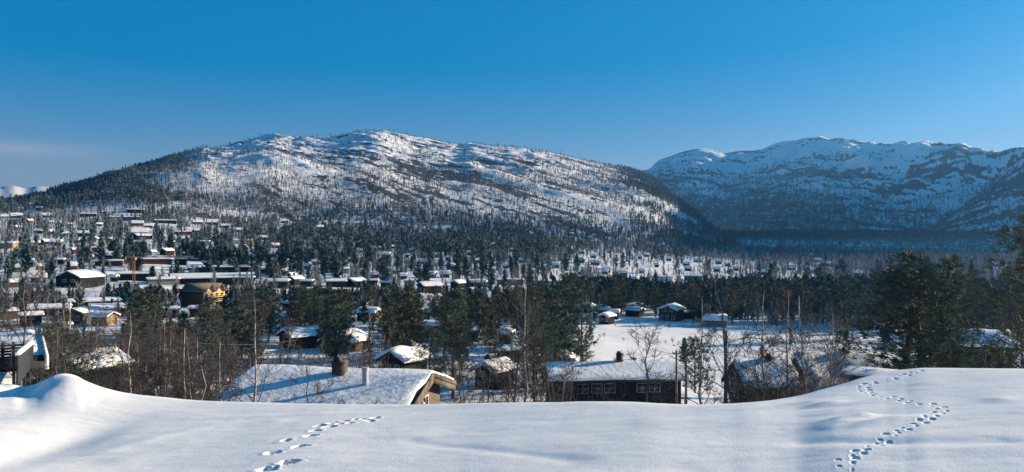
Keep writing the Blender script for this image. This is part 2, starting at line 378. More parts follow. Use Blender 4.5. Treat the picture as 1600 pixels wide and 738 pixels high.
# ---------------------------------------------------------------- mesh makers
class MB:
    """collects quads and triangles in numpy, builds one mesh object"""
    def __init__(s): s.v = []; s.f3 = []; s.f4 = []; s.m3 = []; s.m4 = []; s.n = 0
    def add(s, v, f, mi=0):
        v = np.asarray(v, float).reshape(-1, 3); f = np.asarray(f, int)
        if f.size == 0: return
        s.v.append(v)
        if f.shape[1] == 3: s.f3.append(f+s.n); s.m3.append(np.full(len(f), mi))
        else: s.f4.append(f+s.n); s.m4.append(np.full(len(f), mi))
        s.n += len(v)
    def arrays(s):
        v = np.vstack(s.v) if s.v else np.zeros((0, 3))
        f3 = np.vstack(s.f3) if s.f3 else np.zeros((0, 3), int); f4 = np.vstack(s.f4) if s.f4 else np.zeros((0, 4), int)
        return v, f3, f4, (np.concatenate(s.m3) if s.m3 else np.zeros(0, int)), (np.concatenate(s.m4) if s.m4 else np.zeros(0, int))
    def mesh(s, name, mats, smooth=False):
        v, f3, f4, m3, m4 = s.arrays()
        me = bpy.data.meshes.new(name)
        me.vertices.add(len(v)); me.vertices.foreach_set('co', v.astype(np.float32).ravel())
        me.loops.add(f3.size+f4.size); me.loops.foreach_set('vertex_index', np.concatenate([f4.ravel(), f3.ravel()]).astype(np.int32))
        me.polygons.add(len(f3)+len(f4))
        me.polygons.foreach_set('loop_start', np.concatenate([np.arange(len(f4))*4, f4.size+np.arange(len(f3))*3]).astype(np.int32))
        if len(mats) > 1: me.polygons.foreach_set('material_index', np.concatenate([m4, m3]).astype(np.int32))
        me.update(calc_edges=True)
        if smooth: me.polygons.foreach_set('use_smooth', np.ones(len(f3)+len(f4), bool))
        for m in mats: me.materials.append(m)
        return me
    # shapes
    def box(s, c, size, rot=0.0, mi=0, M=None):
        x, y, z = [k/2 for k in size]
        p = np.array([(-x,-y,-z),(x,-y,-z),(x,y,-z),(-x,y,-z),(-x,-y,z),(x,-y,z),(x,y,z),(-x,y,z)])
        if rot: cc, ss = math.cos(rot), math.sin(rot); p = np.stack([p[:,0]*cc-p[:,1]*ss, p[:,0]*ss+p[:,1]*cc, p[:,2]], -1)
        p = p+np.array(c)
        s.add(p, [(0,3,2,1),(4,5,6,7),(0,1,5,4),(1,2,6,5),(2,3,7,6),(3,0,4,7)], mi)
    def hexa(s, p, mi=0):
        s.add(p, [(0,3,2,1),(4,5,6,7),(0,1,5,4),(1,2,6,5),(2,3,7,6),(3,0,4,7)], mi)
    def segs(s, p0, p1, r0, r1, n=3, mi=0):
        """many straight tapered sticks at once"""
        p0 = np.asarray(p0, float).reshape(-1, 3); p1 = np.asarray(p1, float).reshape(-1, 3); r0 = np.asarray(r0, float).reshape(-1, 1); r1 = np.asarray(r1, float).reshape(-1, 1)
        if len(p0) == 0: return
        d = p1-p0; d /= np.maximum(np.linalg.norm(d, axis=1, keepdims=True), 1e-9)
        a = np.where(np.abs(d[:, 2:3]) < .9, np.array([[0, 0, 1.]]), np.array([[1., 0, 0]]))
        u = np.cross(d, a); u /= np.linalg.norm(u, axis=1, keepdims=True); w = np.cross(d, u)
        V = np.zeros((len(p0), 2*n, 3))
        for k in range(n):
            an = 2*math.pi*k/n; o = u*math.cos(an)+w*math.sin(an)
            V[:, k] = p0+o*r0; V[:, n+k] = p1+o*r1
        base = (np.arange(len(p0))*2*n)[:, None]
        fs = [np.concatenate([base+k, base+(k+1) % n, base+n+(k+1) % n, base+n+k], 1) for k in range(n)]
        s.add(V.reshape(-1, 3), np.vstack(fs), mi)
    def tube(s, pts, rad, n=6, mi=0, cap=True):
        pts = np.asarray(pts, float); m = len(pts); rad = np.broadcast_to(np.asarray(rad, float), (m,))
        d = np.gradient(pts, axis=0); d /= np.maximum(np.linalg.norm(d, axis=1, keepdims=True), 1e-9)
        a = np.array([1., 0, 0]) if abs(d[0][2]) > .7 else np.array([0, 0, 1.])
        u = np.cross(d, a); u /= np.maximum(np.linalg.norm(u, axis=1, keepdims=True), 1e-9); w = np.cross(d, u)
        an = 2*np.pi*np.arange(n)/n
        V = pts[:, None]+rad[:, None, None]*(u[:, None]*np.cos(an)[None, :, None]+w[:, None]*np.sin(an)[None, :, None])
        i = np.arange(m-1)[:, None]*n; k = np.arange(n)[None]; k2 = (k+1) % n
        s.add(V.reshape(-1, 3), np.stack([i+k, i+k2, i+n+k2, i+n+k], -1).reshape(-1, 4), mi)
        if cap:
            for row in (0, m-1):
                c = V[row]; s.add(np.vstack([c, c.mean(0)]), [(j, (j+1) % n, n) for j in range(n)], mi)
    def blades(s, p, d, L, wd, rng, mi=0):
        """needle sprays: one thin triangle each"""
        p = np.asarray(p); d = d/np.maximum(np.linalg.norm(d, axis=1, keepdims=True), 1e-9)
        r = rng.normal(size=p.shape); o = np.cross(d, r); o /= np.maximum(np.linalg.norm(o, axis=1, keepdims=True), 1e-9)
        L = np.broadcast_to(L, (len(p),))[:, None]; wd = np.broadcast_to(wd, (len(p),))[:, None]
        V = np.stack([p-o*wd*.5, p+o*wd*.5, p+d*L], 1)
        s.add(V.reshape(-1, 3), np.arange(len(p)*3).reshape(-1, 3), mi)

def tag(o, label=None, cat=None, group=None, kind=None):
    if label: o['label'] = label
    if cat: o['category'] = cat
    if group: o['group'] = group
    if kind: o['kind'] = kind
    return o
def empty(name, loc, rz=0, s=1.0):
    o = bpy.data.objects.new(name, None); col.objects.link(o); o.location = loc; o.rotation_euler = (0, 0, rz); o.scale = (s, s, s); o.empty_display_size = .5
    return o
def part(name, me, parent):
    o = bpy.data.objects.new(name, me); col.objects.link(o); o.parent = parent
    return o

# ---------------------------------------------------------------- tree materials
M_PINE = mat('pine_needles', (.066,.100,.082), .75, .15, (.9, .5, (1,1,1)))
M_PINE2 = mat('pine_needles_olive', (.085,.095,.065), .75, .15, (.7, .5, (1,1,1)))
M_PBARK = mat('pine_bark', (.11,.065,.042), .9, .1, (3, .4, (1,1,.3)))
M_BIRCH = mat('birch_bark', (.30,.28,.26), .8, .15, (2.2, .75, (2,2,.7)))
M_BIRCHD = mat('backlit_birch_bark', (.12,.10,.09), .85, .1, (2.2, .5, (2,2,.7)))  # darker copy of the birch bark, backlit shade put into the colour
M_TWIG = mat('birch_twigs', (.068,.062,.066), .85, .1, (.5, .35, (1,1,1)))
M_TWIGF = mat('hazed_birch_twigs', (.18,.185,.195), .85, .1, (.05, .35, (1,1,1)))  # paler and bluer than the near twigs: distance haze put into the colour

def pine_arrays(H, seed, tufts, nblade, bl, bw, wide=.24, low=.12, whorls=26, lean=0):
    rng = np.random.default_rng(seed); T = MB(); C = MB()
    k = 9; tz = np.linspace(0, H, k)
    wob = np.cumsum(rng.normal(0, H*.006, (k, 2)), 0); wob[0] = 0
    tp = np.column_stack([wob[:, 0]+lean*(tz/H)**2, wob[:, 1], tz])
    T.tube(tp, np.linspace(H*.018, H*.003, k), 7)
    def trunk(z): return np.array([np.interp(z, tz, tp[:, 0]), np.interp(z, tz, tp[:, 1]), z])
    P, D = [], []; s0, s1, ra, rb = [], [], [], []
    for i in range(whorls):
        f = low+(1-low)*((i+rng.uniform(0, .8))/whorls)
        z = f*H; nb = rng.integers(3, 6); a0 = rng.uniform(0, 6.28)
        prof = (math.sin(math.pi*min(1, (f-low)/(1-low)*.86+.14))**.75)
        for b in range(nb):
            a = a0+6.28*b/nb+rng.normal(0, .3)
            Lb = H*wide*prof*rng.uniform(.55, 1.2)+H*.02
            rise = rng.uniform(-.12, .25)+.75*(f-.35)
            pts = []
            base = trunk(min(z, H*.985))
            for t in np.linspace(0, 1, 5):
                pts.append(base+np.array([math.cos(a)*Lb*t, math.sin(a)*Lb*t, Lb*(rise*t+.18*t*t)])+rng.normal(0, Lb*.02, 3)*t)
            pts = np.array(pts)
            for q in range(4): s0.append(pts[q]); s1.append(pts[q+1]); ra.append(H*.0035*(1-q/4.6)); rb.append(H*.0035*(1-(q+1)/4.6))
            nt = max(2, int(tufts*(.35+Lb/(H*wide))))
            for q in range(nt):
                t = rng.uniform(.28, 1.0); c = np.array([np.interp(t, np.linspace(0, 1, 5), pts[:, j]) for j in range(3)])
                side = rng.normal(0, 1, 3)*np.array([1, 1, .45])*Lb*.17*(1.15-t*.5)
                c = c+side
                out = np.array([math.cos(a), math.sin(a), .55])+side/(Lb*.2)*.6
                d = rng.normal(0, .65, (nblade, 3))+out
                P.append(np.repeat(c[None], nblade, 0)+rng.normal(0, bl*.12, (nblade, 3))); D.append(d)
    top = trunk(H*.97); d = rng.normal(0, .6, (nblade*3, 3))+np.array([0, 0, 1.2]); P.append(np.repeat(top[None], nblade*3, 0)+rng.normal(0, bl*.3, (nblade*3, 3))); D.append(d)
    P = np.vstack(P); D = np.vstack(D)
    T.segs(s0, s1, ra, rb, 3)
    C.blades(P, D, bl*rng.uniform(.6, 1.25, len(P)), bw*rng.uniform(.7, 1.4, len(P)), rng)
    return T, C

def birch_arrays(H, seed, nbr=22, nsub=5, ntw=4, stems=1, thick=1.0, spread=.34, crook=.018, minr=.006):
    rng = np.random.default_rng(seed); T = MB(); C = MB()
    S0, S1, RA, RB = [], [], [], []
    def grow(p, d, L, r, n, bend, up):
        pts = [p]; dd = d/np.linalg.norm(d)
        for i in range(n):
            dd = dd+rng.normal(0, bend, 3)+np.array([0, 0, up]); dd /= np.linalg.norm(dd)
            pts.append(pts[-1]+dd*L/n)
        pts = np.array(pts)
        return pts, np.linspace(r, max(minr*.7, r*.3), n+1)
    def put(pts, rad):
        S0.extend(pts[:-1]); S1.extend(pts[1:]); RA.extend(rad[:-1]); RB.extend(rad[1:])
    for st in range(stems):
        h = H*(1 if st == 0 else rng.uniform(.65, .95)); k = 10; tz = np.linspace(0, 1, k)
        wob = np.cumsum(rng.normal(0, h*crook, (k, 2)), 0); wob[0] = 0
        an = rng.uniform(0, 6.28); ln = 0 if stems == 1 else rng.uniform(.08, .22)*h
        tp = np.column_stack([wob[:, 0]+math.cos(an)*ln*tz**.8, wob[:, 1]+math.sin(an)*ln*tz**.8, tz*h])
        r0 = h*.0105*thick
        T.tube(tp, r0*(1-tz*.88), 7)
        for i in range(nbr):
            f = .2+.78*((i+rng.uniform(0, 1))/nbr)
            b = np.array([np.interp(f, tz, tp[:, j]) for j in range(3)])
            a = rng.uniform(0, 6.28); el = rng.uniform(.35, 1.05)
            L = h*spread*(1.12-f)**.7*rng.uniform(.55, 1.15)
            pts, rad = grow(b, np.array([math.cos(a)*math.cos(el), math.sin(a)*math.cos(el), math.sin(el)]), L, max(minr*1.6, r0*.42*(1-f*.75)), 5, .13, .05)
            put(pts, rad)
            for j in range(nsub):
                t = rng.uniform(.25, 1); c = np.array([np.interp(t, np.linspace(0, 1, 6), pts[:, q]) for q in range(3)])
                dirn = (pts[-1]-pts[0])/max(L, 1e-6)+rng.normal(0, .55, 3)
                p2, r2 = grow(c, dirn, L*rng.uniform(.3, .6), max(minr*1.2, r0*.12), 3, .2, .02)
                put(p2, r2)
                if ntw:
                    n = ntw; t = rng.uniform(.2, 1, n)
                    cc = np.stack([np.interp(t, np.linspace(0, 1, 4), p2[:, q]) for q in range(3)], -1)
                    dd = dirn/np.linalg.norm(dirn)+rng.normal(0, .6, (n, 3)); dd /= np.linalg.norm(dd, axis=1, keepdims=True)
                    LL = L*rng.uniform(.12, .3, (n, 1)); m1 = cc+dd*LL*.5; m2 = m1+(dd+rng.normal(0, .3, (n, 3)))*LL*.5
                    S0.extend(cc); S1.extend(m1); RA.extend([minr]*n); RB.extend([minr*.8]*n)
                    S0.extend(m1); S1.extend(m2); RA.extend([minr*.8]*n); RB.extend([minr*.5]*n)
    C.segs(S0, S1, RA, RB, 3)
    return T, C

def small_pine(seed, n=34, wide=.22):
    """1 m tall far conifer: a few ragged sprays round a stem"""
    rng = np.random.default_rng(seed); C = MB()
    f = rng.uniform(.10, 1, n)**.85; a = rng.uniform(0, 6.28, n)
    R = wide*np.sin(math.pi*np.clip(f*.86+.14, 0, 1))**.8*rng.uniform(.5, 1.15, n)
    p = np.column_stack([np.zeros(n), np.zeros(n), f-.04])+rng.normal(0, .03, (n, 3))
    tip = np.column_stack([np.cos(a)*R, np.sin(a)*R, f+.06+rng.normal(0, .03, n)])
    C.blades(p, tip-p, np.linalg.norm(tip-p, axis=1)*1.1+.03, .13, rng)
    C.segs([[0,0,0]], [[0,0,1]], [.018], [.006], 3)
    return C.arrays()[:3]
def small_birch(seed, n=20, wide=.26, bw=.04):
    rng = np.random.default_rng(seed); C = MB()
    f = rng.uniform(.15, .8, n); a = rng.uniform(0, 6.28, n)
    p = np.column_stack([np.zeros(n), np.zeros(n), f])
    R = wide*(1.1-f)*rng.uniform(.4, 1.1, n)
    tip = np.column_stack([np.cos(a)*R, np.sin(a)*R, np.minimum(1.02, f+rng.uniform(.12, .42, n))])
    C.blades(p, tip-p, np.linalg.norm(tip-p, axis=1), bw, rng)
    C.segs([[0,0,-.05]], [[0,0,.95]], [.014], [.006], 3)
    return C.arrays()[:3]

def scatter_mesh(name, variants, pts, heights, mats, rng, widen=1.0, mi_of=None):
    """one baked mesh of many small trees"""
    mb = MB(); pick = rng.integers(0, len(variants), len(pts))
    for k, (v, f3, f4) in enumerate(variants):
        idx = np.nonzero(pick == k)[0]
        if len(idx) == 0: continue
        an = rng.uniform(0, 6.28, len(idx)); h = heights[idx]
        wv = h*widen*rng.uniform(.8, 1.25, len(idx))
        c, s = np.cos(an)[:, None], np.sin(an)[:, None]
        X = (v[None, :, 0]*c-v[None, :, 1]*s)*wv[:, None]+pts[idx, 0:1]
        Y = (v[None, :, 0]*s+v[None, :, 1]*c)*wv[:, None]+pts[idx, 1:2]
        Z = v[None, :, 2]*h[:, None]+pts[idx, 2:3]
        V = np.stack([X, Y, Z], -1).reshape(-1, 3); off = (np.arange(len(idx))*len(v))[:, None, None]
        mm = 0
        a3 = (f3[None]+off).reshape(-1, 3); a4 = (f4[None]+off).reshape(-1, 4)
        n0 = mb.n; mb.v.append(V); mb.n += len(V)
        mb.f3.append(a3+n0); mb.m3.append(np.full(len(a3), mm)); 
        if a4.size: mb.f4.append(a4+n0); mb.m4.append(np.full(len(a4), mm))
    o = bpy.data.objects.new(name, mb.mesh(name, mats)); col.objects.link(o); o['kind'] = 'stuff'
    return o

class TreeKind:
    def __init__(s, name, arr, tm, cm, H):
        s.name, s.H = name, H
        s.t = arr[0].mesh(name+'_trunk', [tm], True); s.c = arr[1].mesh(name+'_crown', [cm])
    def put(s, x, y, z, h, label, cat, group, rng, rz=None, sx=1.0):
        k = h/s.H
        r = empty(s.name, (x, y, z), rng.uniform(0, 6.28) if rz is None else rz, k)
        if sx != 1: r.scale = (k*sx, k*sx, k)
        tag(r, label, cat, group)
        part('trunk', s.t, r); part('crown', s.c, r)
        return r

TR = np.random.default_rng(77)
PINE_HI = [TreeKind('pine_tree', pine_arrays(12, 100+i, 10, 9, .46, .050, wide=(.23,.18,.22)[i], low=(.05,.14,.06)[i], whorls=(24,25,22)[i], lean=(.3,-.3,.2)[i]), M_PBARK, (M_PINE,M_PINE,M_PINE2)[i], 12) for i in range(3)]
PINE_MID = [TreeKind('pine_tree', pine_arrays(10, 200+i, 5, 8, .62, .11, wide=(.2,.25,.18,.27,.22,.3)[i], low=(.1,.2,.06,.15,.25,.12)[i], whorls=20), M_PBARK, (M_PINE,M_PINE2,M_PINE,M_PINE,M_PINE2,M_PINE)[i], 10) for i in range(6)]
BIRCH_HI = [TreeKind('birch_tree', birch_arrays(8, 300+i, nbr=(24,20,26,18,22,24)[i], nsub=6, ntw=5, stems=(1,1,1,2,1,3)[i], spread=(.3,.36,.26,.34,.4,.3)[i], crook=(.01,.02,.008,.02,.028,.016)[i], minr=.0075), (M_BIRCH,M_BIRCHD,M_BIRCH,M_BIRCHD,M_BIRCHD,M_BIRCH)[i], M_TWIG, 8) for i in range(6)]
BIRCH_MID = [TreeKind('birch_tree', birch_arrays(8, 400+i, nbr=16, nsub=5, ntw=3, stems=(1,2,1,3)[i], spread=(.3,.34,.38,.3)[i], minr=.016), (M_BIRCH,M_BIRCHD,M_BIRCHD,M_BIRCH)[i], M_TWIG, 8) for i in range(4)]
SHRUB = [TreeKind('bare_shrub', birch_arrays(3, 500+i, nbr=7, nsub=5, ntw=4, stems=6, spread=.5, crook=.03, thick=.8, minr=.006), M_BIRCHD, M_TWIG, 3) for i in range(3)]
# ---------------------------------------------------------------- houses
def plank(name, c, rough=.9): return mat(name, c, rough, .05, (6, .35, (3, 3, .15)))
W_DARK = plank('dark_stained_planks', (.030,.024,.022)); W_BROWN = plank('brown_planks', (.085,.050,.032)); W_RED = plank('red_planks', (.17,.035,.028))
W_GREY = plank('grey_planks', (.20,.19,.185)); W_OCHRE = plank('ochre_planks', (.27,.19,.11)); W_PALE = plank('pale_planks', (.55,.52,.47)); W_BEIGE = plank('weathered_beige_planks', (.16,.135,.11))
W_BLACK = plank('black_planks', (.016,.018,.022)); W_YEL = plank('yellow_planks', (.46,.34,.18)); W_TEAL = plank('teal_panels', (.05,.13,.14))
M_TRIM = mat('white_trim', (.70,.69,.66), .6, .3); M_SHADED_TRIM = mat('shaded_white_trim', (.22,.22,.22), .7, .2, (3,.3,(1,1,1))); M_GLASS = mat('window_glass', (.02,.024,.03), .08, .5); M_ROOF = mat('dark_roofing', (.035,.034,.034), .8, .2, (4,.3,(1,1,1)))  # grey frame trim is the white trim with shade put into the colour
M_BRICK = mat('chimney_masonry', (.085,.075,.07), .9, .1, (5,.4,(1,1,2))); M_SOOT = mat('chimney_black', (.02,.02,.022), .6, .3); M_STEEL = mat('galvanised_steel', (.38,.40,.42), .45, .5)
M_SNOWR = mat('roof_snow', (.84,.85,.87), .6, .2, (1.2, .05, (1,1,1)))
_t = M_SNOWR.node_tree; _n = _t.nodes.new('ShaderNodeTexNoise'); _n.inputs['Scale'].default_value = 2.2; _n.inputs['Detail'].default_value = 6; _n.inputs['Roughness'].default_value = .6
_c = _t.nodes.new('ShaderNodeTexCoord'); _b = _t.nodes.new('ShaderNodeBump'); _b.inputs['Strength'].default_value = .5; _b.inputs['Distance'].default_value = .16
_t.links.new(_c.outputs['Object'], _n.inputs['Vector']); _t.links.new(_n.outputs['Fac'], _b.inputs['Height']); _t.links.new(_b.outputs['Normal'], _t.nodes['Principled BSDF'].inputs['Normal'])
M_DECK = mat('deck_planks', (.16,.12,.09), .8, .2, (5,.3,(.3,3,1)))
M_LATH = mat('blue_black_slats', (.030,.036,.045), .7, .2, (4,.3,(.3,3,3)))
M_LIT = mat('lamp_lit_glass', (.8,.5,.2), .3, .3)

def ray(px): 
    th = math.atan((px-CX)/F); return th, math.cos(th)
def row_z(px, py, r):
    th, c = ray(px); return -r*c*(py-CY)/F
_RS = 60*1.004**np.arange(0, 780)
def solve_r(px, py, h):
    """distance at which something h metres tall, standing on the ground, tops out at row py"""
    th, c = ray(px); g = height_pairs(_RS*math.sin(th), _RS*math.cos(th))+h
    s = -(g)/(_RS*c)*F+CY          # row of its top
    ok = np.nonzero(s <= py)[0]
    return float(_RS[ok[0]]) if len(ok) else 600.0

HOUSES = []      # (px, half width px, top row, base row, distance) - trees keep clear of the view of a house
def gable_roof_pts(L, W, hw, tp, o, e, sgn):
    hr = hw+W/2*tp
    return hr

def snow_cover(mb, L, W, hw, tp, o, e, T, rng, nu=8, nv=8, flat=False):
    """a blanket of snow over both slopes, thinner and rounded at its edges"""
    hr = hw+W/2*tp; X = L/2+o*.96; Yh = W/2+o*.96
    ez = lambda n: np.sign(np.linspace(-1, 1, n+1))*(1-(1-np.abs(np.linspace(-1, 1, n+1)))**1.7)
    us = ez(nu); vs = ez(nv)
    U, V = np.meshgrid(us, vs, indexing='ij')
    base = hr-np.abs(V)*Yh*tp+e+.004
    edge = np.maximum(np.abs(U)**22, np.abs(V)**14)
    th = T*(1-.18*edge)*(1+.25*(vnoise(U*L*.35+rng.uniform(0, 50), V*W*.35, 3)-.5)*2)
    soft = .22*T*np.exp(-(V/.09)**2)                      # rounded ridge
    top = base+th-soft
    jx = 1+.012*rng.normal(size=U.shape)*(np.abs(U) > .99); jy = 1+.02*rng.normal(size=U.shape)*(np.abs(V) > .99)
    P = np.stack([U*X*jx, V*Yh*jy, top], -1)
    n = nv+1
    f = [(i*n+j, (i+1)*n+j, (i+1)*n+j+1, i*n+j+1) for i in range(nu) for j in range(nv)]
    mb.add(P.reshape(-1, 3), f)
    ring = [(i, 0) for i in range(nu+1)]+[(nu, j) for j in range(1, nv+1)]+[(i, nv) for i in range(nu-1, -1, -1)]+[(0, j) for j in range(nv-1, 0, -1)]
    a = np.array([P[i, j] for i, j in ring]); b = a.copy(); b[:, 2] = [base[i, j] for i, j in ring]
    m = len(ring); mb.add(np.vstack([a, b]), [(k, m+k, m+(k+1) % m, (k+1) % m) for k in range(m)])

def add_window(root, side, pos, z, w, h, L, W, frame=M_TRIM, bars=1):
    f = MB(); g = MB(); t = .07
    if side in 'fb':
        s = -1 if side == 'f' else 1; y = s*(W/2+.03)
        def bx(m, cx, cz, sx, sz, d, dy=0): m.box((cx, y+s*dy, cz), (sx, d, sz))
    else:
        s = -1 if side == 'l' else 1; y = s*(L/2+.03)
        def bx(m, cx, cz, sx, sz, d, dy=0): m.box((y+s*dy, cx, cz), (d, sx, sz))
    bx(f, pos, z+h/2+t/2, w+2*t, t, .07); bx(f, pos, z-h/2-t/2, w+2*t, t, .07)
    bx(f, pos-w/2-t/2, z, t, h, .068); bx(f, pos+w/2+t/2, z, t, h, .068)
    for k in range(bars): bx(f, pos-w/2+w*(k+1)/(bars+1), z, .05, h-.004, .064)
    bx(g, pos, z, w-.004, h-.004, .03, -.008)
    wo = part('window', f.mesh('window', [frame]), root); part('pane', g.mesh('pane', [M_GLASS]), wo)

def house(px, ytop, wpx, yaw, wall, label, group=None, ratio=.65, hw=2.5, pitch=20, r=None, T=.38, o=.45, win=(), chim=(), name='cabin', cat='cabin', trim=None, door=None, detail=1, clear=1.0, hide=None):
    rng = np.random.default_rng(abs(int(px*131+ytop*7)))
    th, c = ray(px); tp = math.tan(math.radians(pitch)); ya = math.radians(yaw)
    R = r or 250.0
    for _ in range(4):
        wm = wpx*R*c/F/1.0
        L = (wm/(abs(math.cos(ya))+ratio*abs(math.sin(ya))))-2*o*.9; L = max(2.2, L); W = max(2.0, L*ratio)
        H = hw+W/2*tp+T*.7
        if r: break
        R = solve_r(px, ytop, H)
    x, y = R*math.sin(th), R*math.cos(th)
    if r: zb = row_z(px, ytop, R)-H
    else: zb = float(height_pairs([x], [y])[0])-.1
    root = empty(name, (x, y, zb), -th+ya)
    tag(root, label, cat, group)
    hr = hw+W/2*tp
    mb = MB(); d = -2.6
    P = [(-L/2,-W/2,d),(-L/2,W/2,d),(-L/2,W/2,hw),(-L/2,0,hr),(-L/2,-W/2,hw)]; P2 = [(-a, b, q) for a, b, q in P]
    mb.add(P+P2, [(0,5,9,4),(1,2,7,6)]); mb.add(P+P2, [(0,4,2,1),(5,6,7,9)]); mb.add(P+P2, [(2,4,3),(7,8,9)])
    part('wall', mb.mesh('wall', [wall]), root)
    rb = MB(); e = .2
    X = L/2+o; Yh = W/2+o
    for s in (-1, 1):
        rb.hexa([(-X,0,hr+.01),(X,0,hr+.01),(X,s*Yh,hr-Yh*tp+.01),(-X,s*Yh,hr-Yh*tp+.01),(-X,0,hr+e),(X,0,hr+e),(X,s*Yh,hr-Yh*tp+e),(-X,s*Yh,hr-Yh*tp+e)] if s < 0 else
                [(X,0,hr+.01),(-X,0,hr+.01),(-X,s*Yh,hr-Yh*tp+.01),(X,s*Yh,hr-Yh*tp+.01),(X,0,hr+e),(-X,0,hr+e),(-X,s*Yh,hr-Yh*tp+e),(X,s*Yh,hr-Yh*tp+e)])
    ro = part('roof', rb.mesh('roof', [M_ROOF]), root)
    sb = MB(); n = 14 if detail > 1 else 6
    snow_cover(sb, L, W, hw, tp, o, e, T, rng, n, n if n % 2 == 0 else n+1)
    part('roof_snow', sb.mesh('roof_snow', [M_SNOWR], detail > 1), ro)
    if trim:
        for sx in (-1, 1):
            tb = MB()
            for s in (-1, 1):
                tb.hexa([(sx*(X+.005),0,hr-.1),(sx*(X+.06),0,hr-.1),(sx*(X+.06),s*Yh,hr-Yh*tp-.1),(sx*(X+.005),s*Yh,hr-Yh*tp-.1),(sx*(X+.005),0,hr+e+.03),(sx*(X+.06),0,hr+e+.03),(sx*(X+.06),s*Yh,hr-Yh*tp+e+.03),(sx*(X+.005),s*Yh,hr-Yh*tp+e+.03)])
            part('bargeboard', tb.mesh('bargeboard', [trim]), ro)
    for (cx, cy, w_, h_) in chim:
        cb = MB(); zr = hr-abs(cy)*tp
        cb.box((cx*L/2, cy*W/2, zr+h_/2-.1), (w_, w_, h_+.2)); cb.box((cx*L/2, cy*W/2, zr+h_+.05), (w_+.08, w_+.08, .10)); cb.box((cx*L/2-w_*.15, cy*W/2, zr+h_+.21), (w_*.5, w_*.6, .22))
        part('chimney', cb.mesh('chimney', [M_SOOT if w_ < .64 else M_BRICK]), ro)
    for wdw in win:
        add_window(root, *wdw[:5], L, W, *(wdw[5:]))
    if door:
        side, pos = door; db = MB()
        if side in 'fb': db.box((pos, (-1 if side == 'f' else 1)*(W/2+.02), 1.0), (.9, .06, 2.0))
        else: db.box(((-1 if side == 'l' else 1)*(L/2+.02), pos, 1.0), (.06, .9, 2.0))
        part('door', db.mesh('door', [M_TRIM]), root)
    wr = (H+1.0)/R/c*F
    HOUSES.append((px, wpx/2*clear, ytop, ytop+wr*(.75 if wpx > 26 else .5), R))
    root['_dims'] = f'{L:.1f} {W:.1f} r{R:.0f}'
    return root, (L, W, hr, tp, R)

G = 'f'
def wrow(side, n, L0, z=1.4, w=.9, h=1.0, step=2.0, frame=M_TRIM, bars=1):
    return [(side, (k-(n-1)/2)*step, z, w, h, frame, bars) for k in range(n)]

# --- the near ones
A, dA = house(533, 580, 372, -22, W_BEIGE, 'large near cabin with long snow-covered roof, weathered masonry chimney and steel stovepipe', r=47.3, ratio=.95, hw=2.2, pitch=15, T=.24, o=.75, chim=((.06,-.2,.68,.85),), detail=2, trim=None, win=wrow('r', 2, 0, 1.5, 1.0, 1.0, 2.2))
L, W, hr, tp, R = dA; print('A', dA)
tb = MB(); X = L/2+.75; Yh = W/2+.75; e = .2
for k_, (za, zb_) in enumerate(((-.34, -.02), (-.02, .24))):
    for s in (-1, 1):
        xo = .005+.05*k_
        tb.hexa([(X+xo,0,hr+za),(X+xo+.07,0,hr+za),(X+xo+.07,s*Yh,hr-Yh*tp+za),(X+xo,s*Yh,hr-Yh*tp+za),(X+xo,0,hr+zb_),(X+xo+.07,0,hr+zb_),(X+xo+.07,s*Yh,hr-Yh*tp+zb_),(X+xo,s*Yh,hr-Yh*tp+zb_)])
roofA = [c_ for c_ in A.children if c_.name.startswith('roof')][0]
part('bargeboard', tb.mesh('bargeboard', [W_BEIGE]), roofA)
sp = MB(); x0, y0 = L*.245, -W*.25; z0 = hr-abs(y0)*tp
sp.tube([(x0,y0,z0-.1),(x0,y0,z0+1.15)], .17, 12); sp.tube([(x0,y0,z0+1.15),(x0,y0,z0+1.22)], .13, 12); sp.tube([(x0,y0,z0+1.22),(x0,y0,z0+1.4)], .2, 12)
part('stovepipe', sp.mesh('stovepipe', [M_STEEL], False), roofA)
rl = MB()
for k in range(14): rl.box((L/2+1.3, -W/2+.3+k*(W-.6)/13, .75), (.05, .10, 1.0))
rl.box((L/2+1.3, 0, 1.30), (.12, W-.4, .07)); rl.box((L/2+1.3, 0, .22), (.06, W-.4, .08)); rl.box((L/2+.7, 0, .08), (1.3, W-.2, .14))
part('balcony_railing', rl.mesh('balcony_railing', [W_BEIGE]), A)

B, dB = house(955, 567.5, 228, 13, W_BLACK, 'long low dark cabin with a snowy turf roof and a row of white-framed windows', r=84, ratio=.5, hw=1.9, pitch=16, T=.30, o=.6, detail=2, chim=((.14,.0,.62,1.1),),
   win=[('f',-3.6,1.05,1.0,.85,M_SHADED_TRIM),('f',-2.2,1.05,1.0,.85,M_SHADED_TRIM),('f',-.9,1.05,1.0,.85,M_SHADED_TRIM),('f',2.4,1.05,1.0,.85,M_SHADED_TRIM),('f',3.7,1.05,1.0,.85,M_SHADED_TRIM)])
print('B', dB)
house(1190, 566, 118, 27, W_BLACK, 'black gabled cabin behind bare birches with a shaded blue snow roof and short chimney', r=60, ratio=.85, hw=1.8, pitch=38, T=.3, o=.45, detail=2, chim=((.35,.0,.5,.5),), trim=W_DARK, win=[('l',-.8,1.4,.8,.9),('l',.9,1.4,.8,.9)])
house(1312, 555, 180, 28, W_BLACK, 'near cabin with a deep domed snow roof in shade, dark gable sloping to the right', r=66, ratio=.8, hw=1.2, pitch=36, T=.5, o=.5, detail=2, chim=((.15,.0,.55,.6),), trim=W_DARK)
house(1362, 581, 46, -8, W_DARK, 'flat dark shed roof beside the domed snow roof', r=52, ratio=.7, hw=2.2, pitch=8, T=.12, o=.4, name='shed', cat='shed', detail=1)
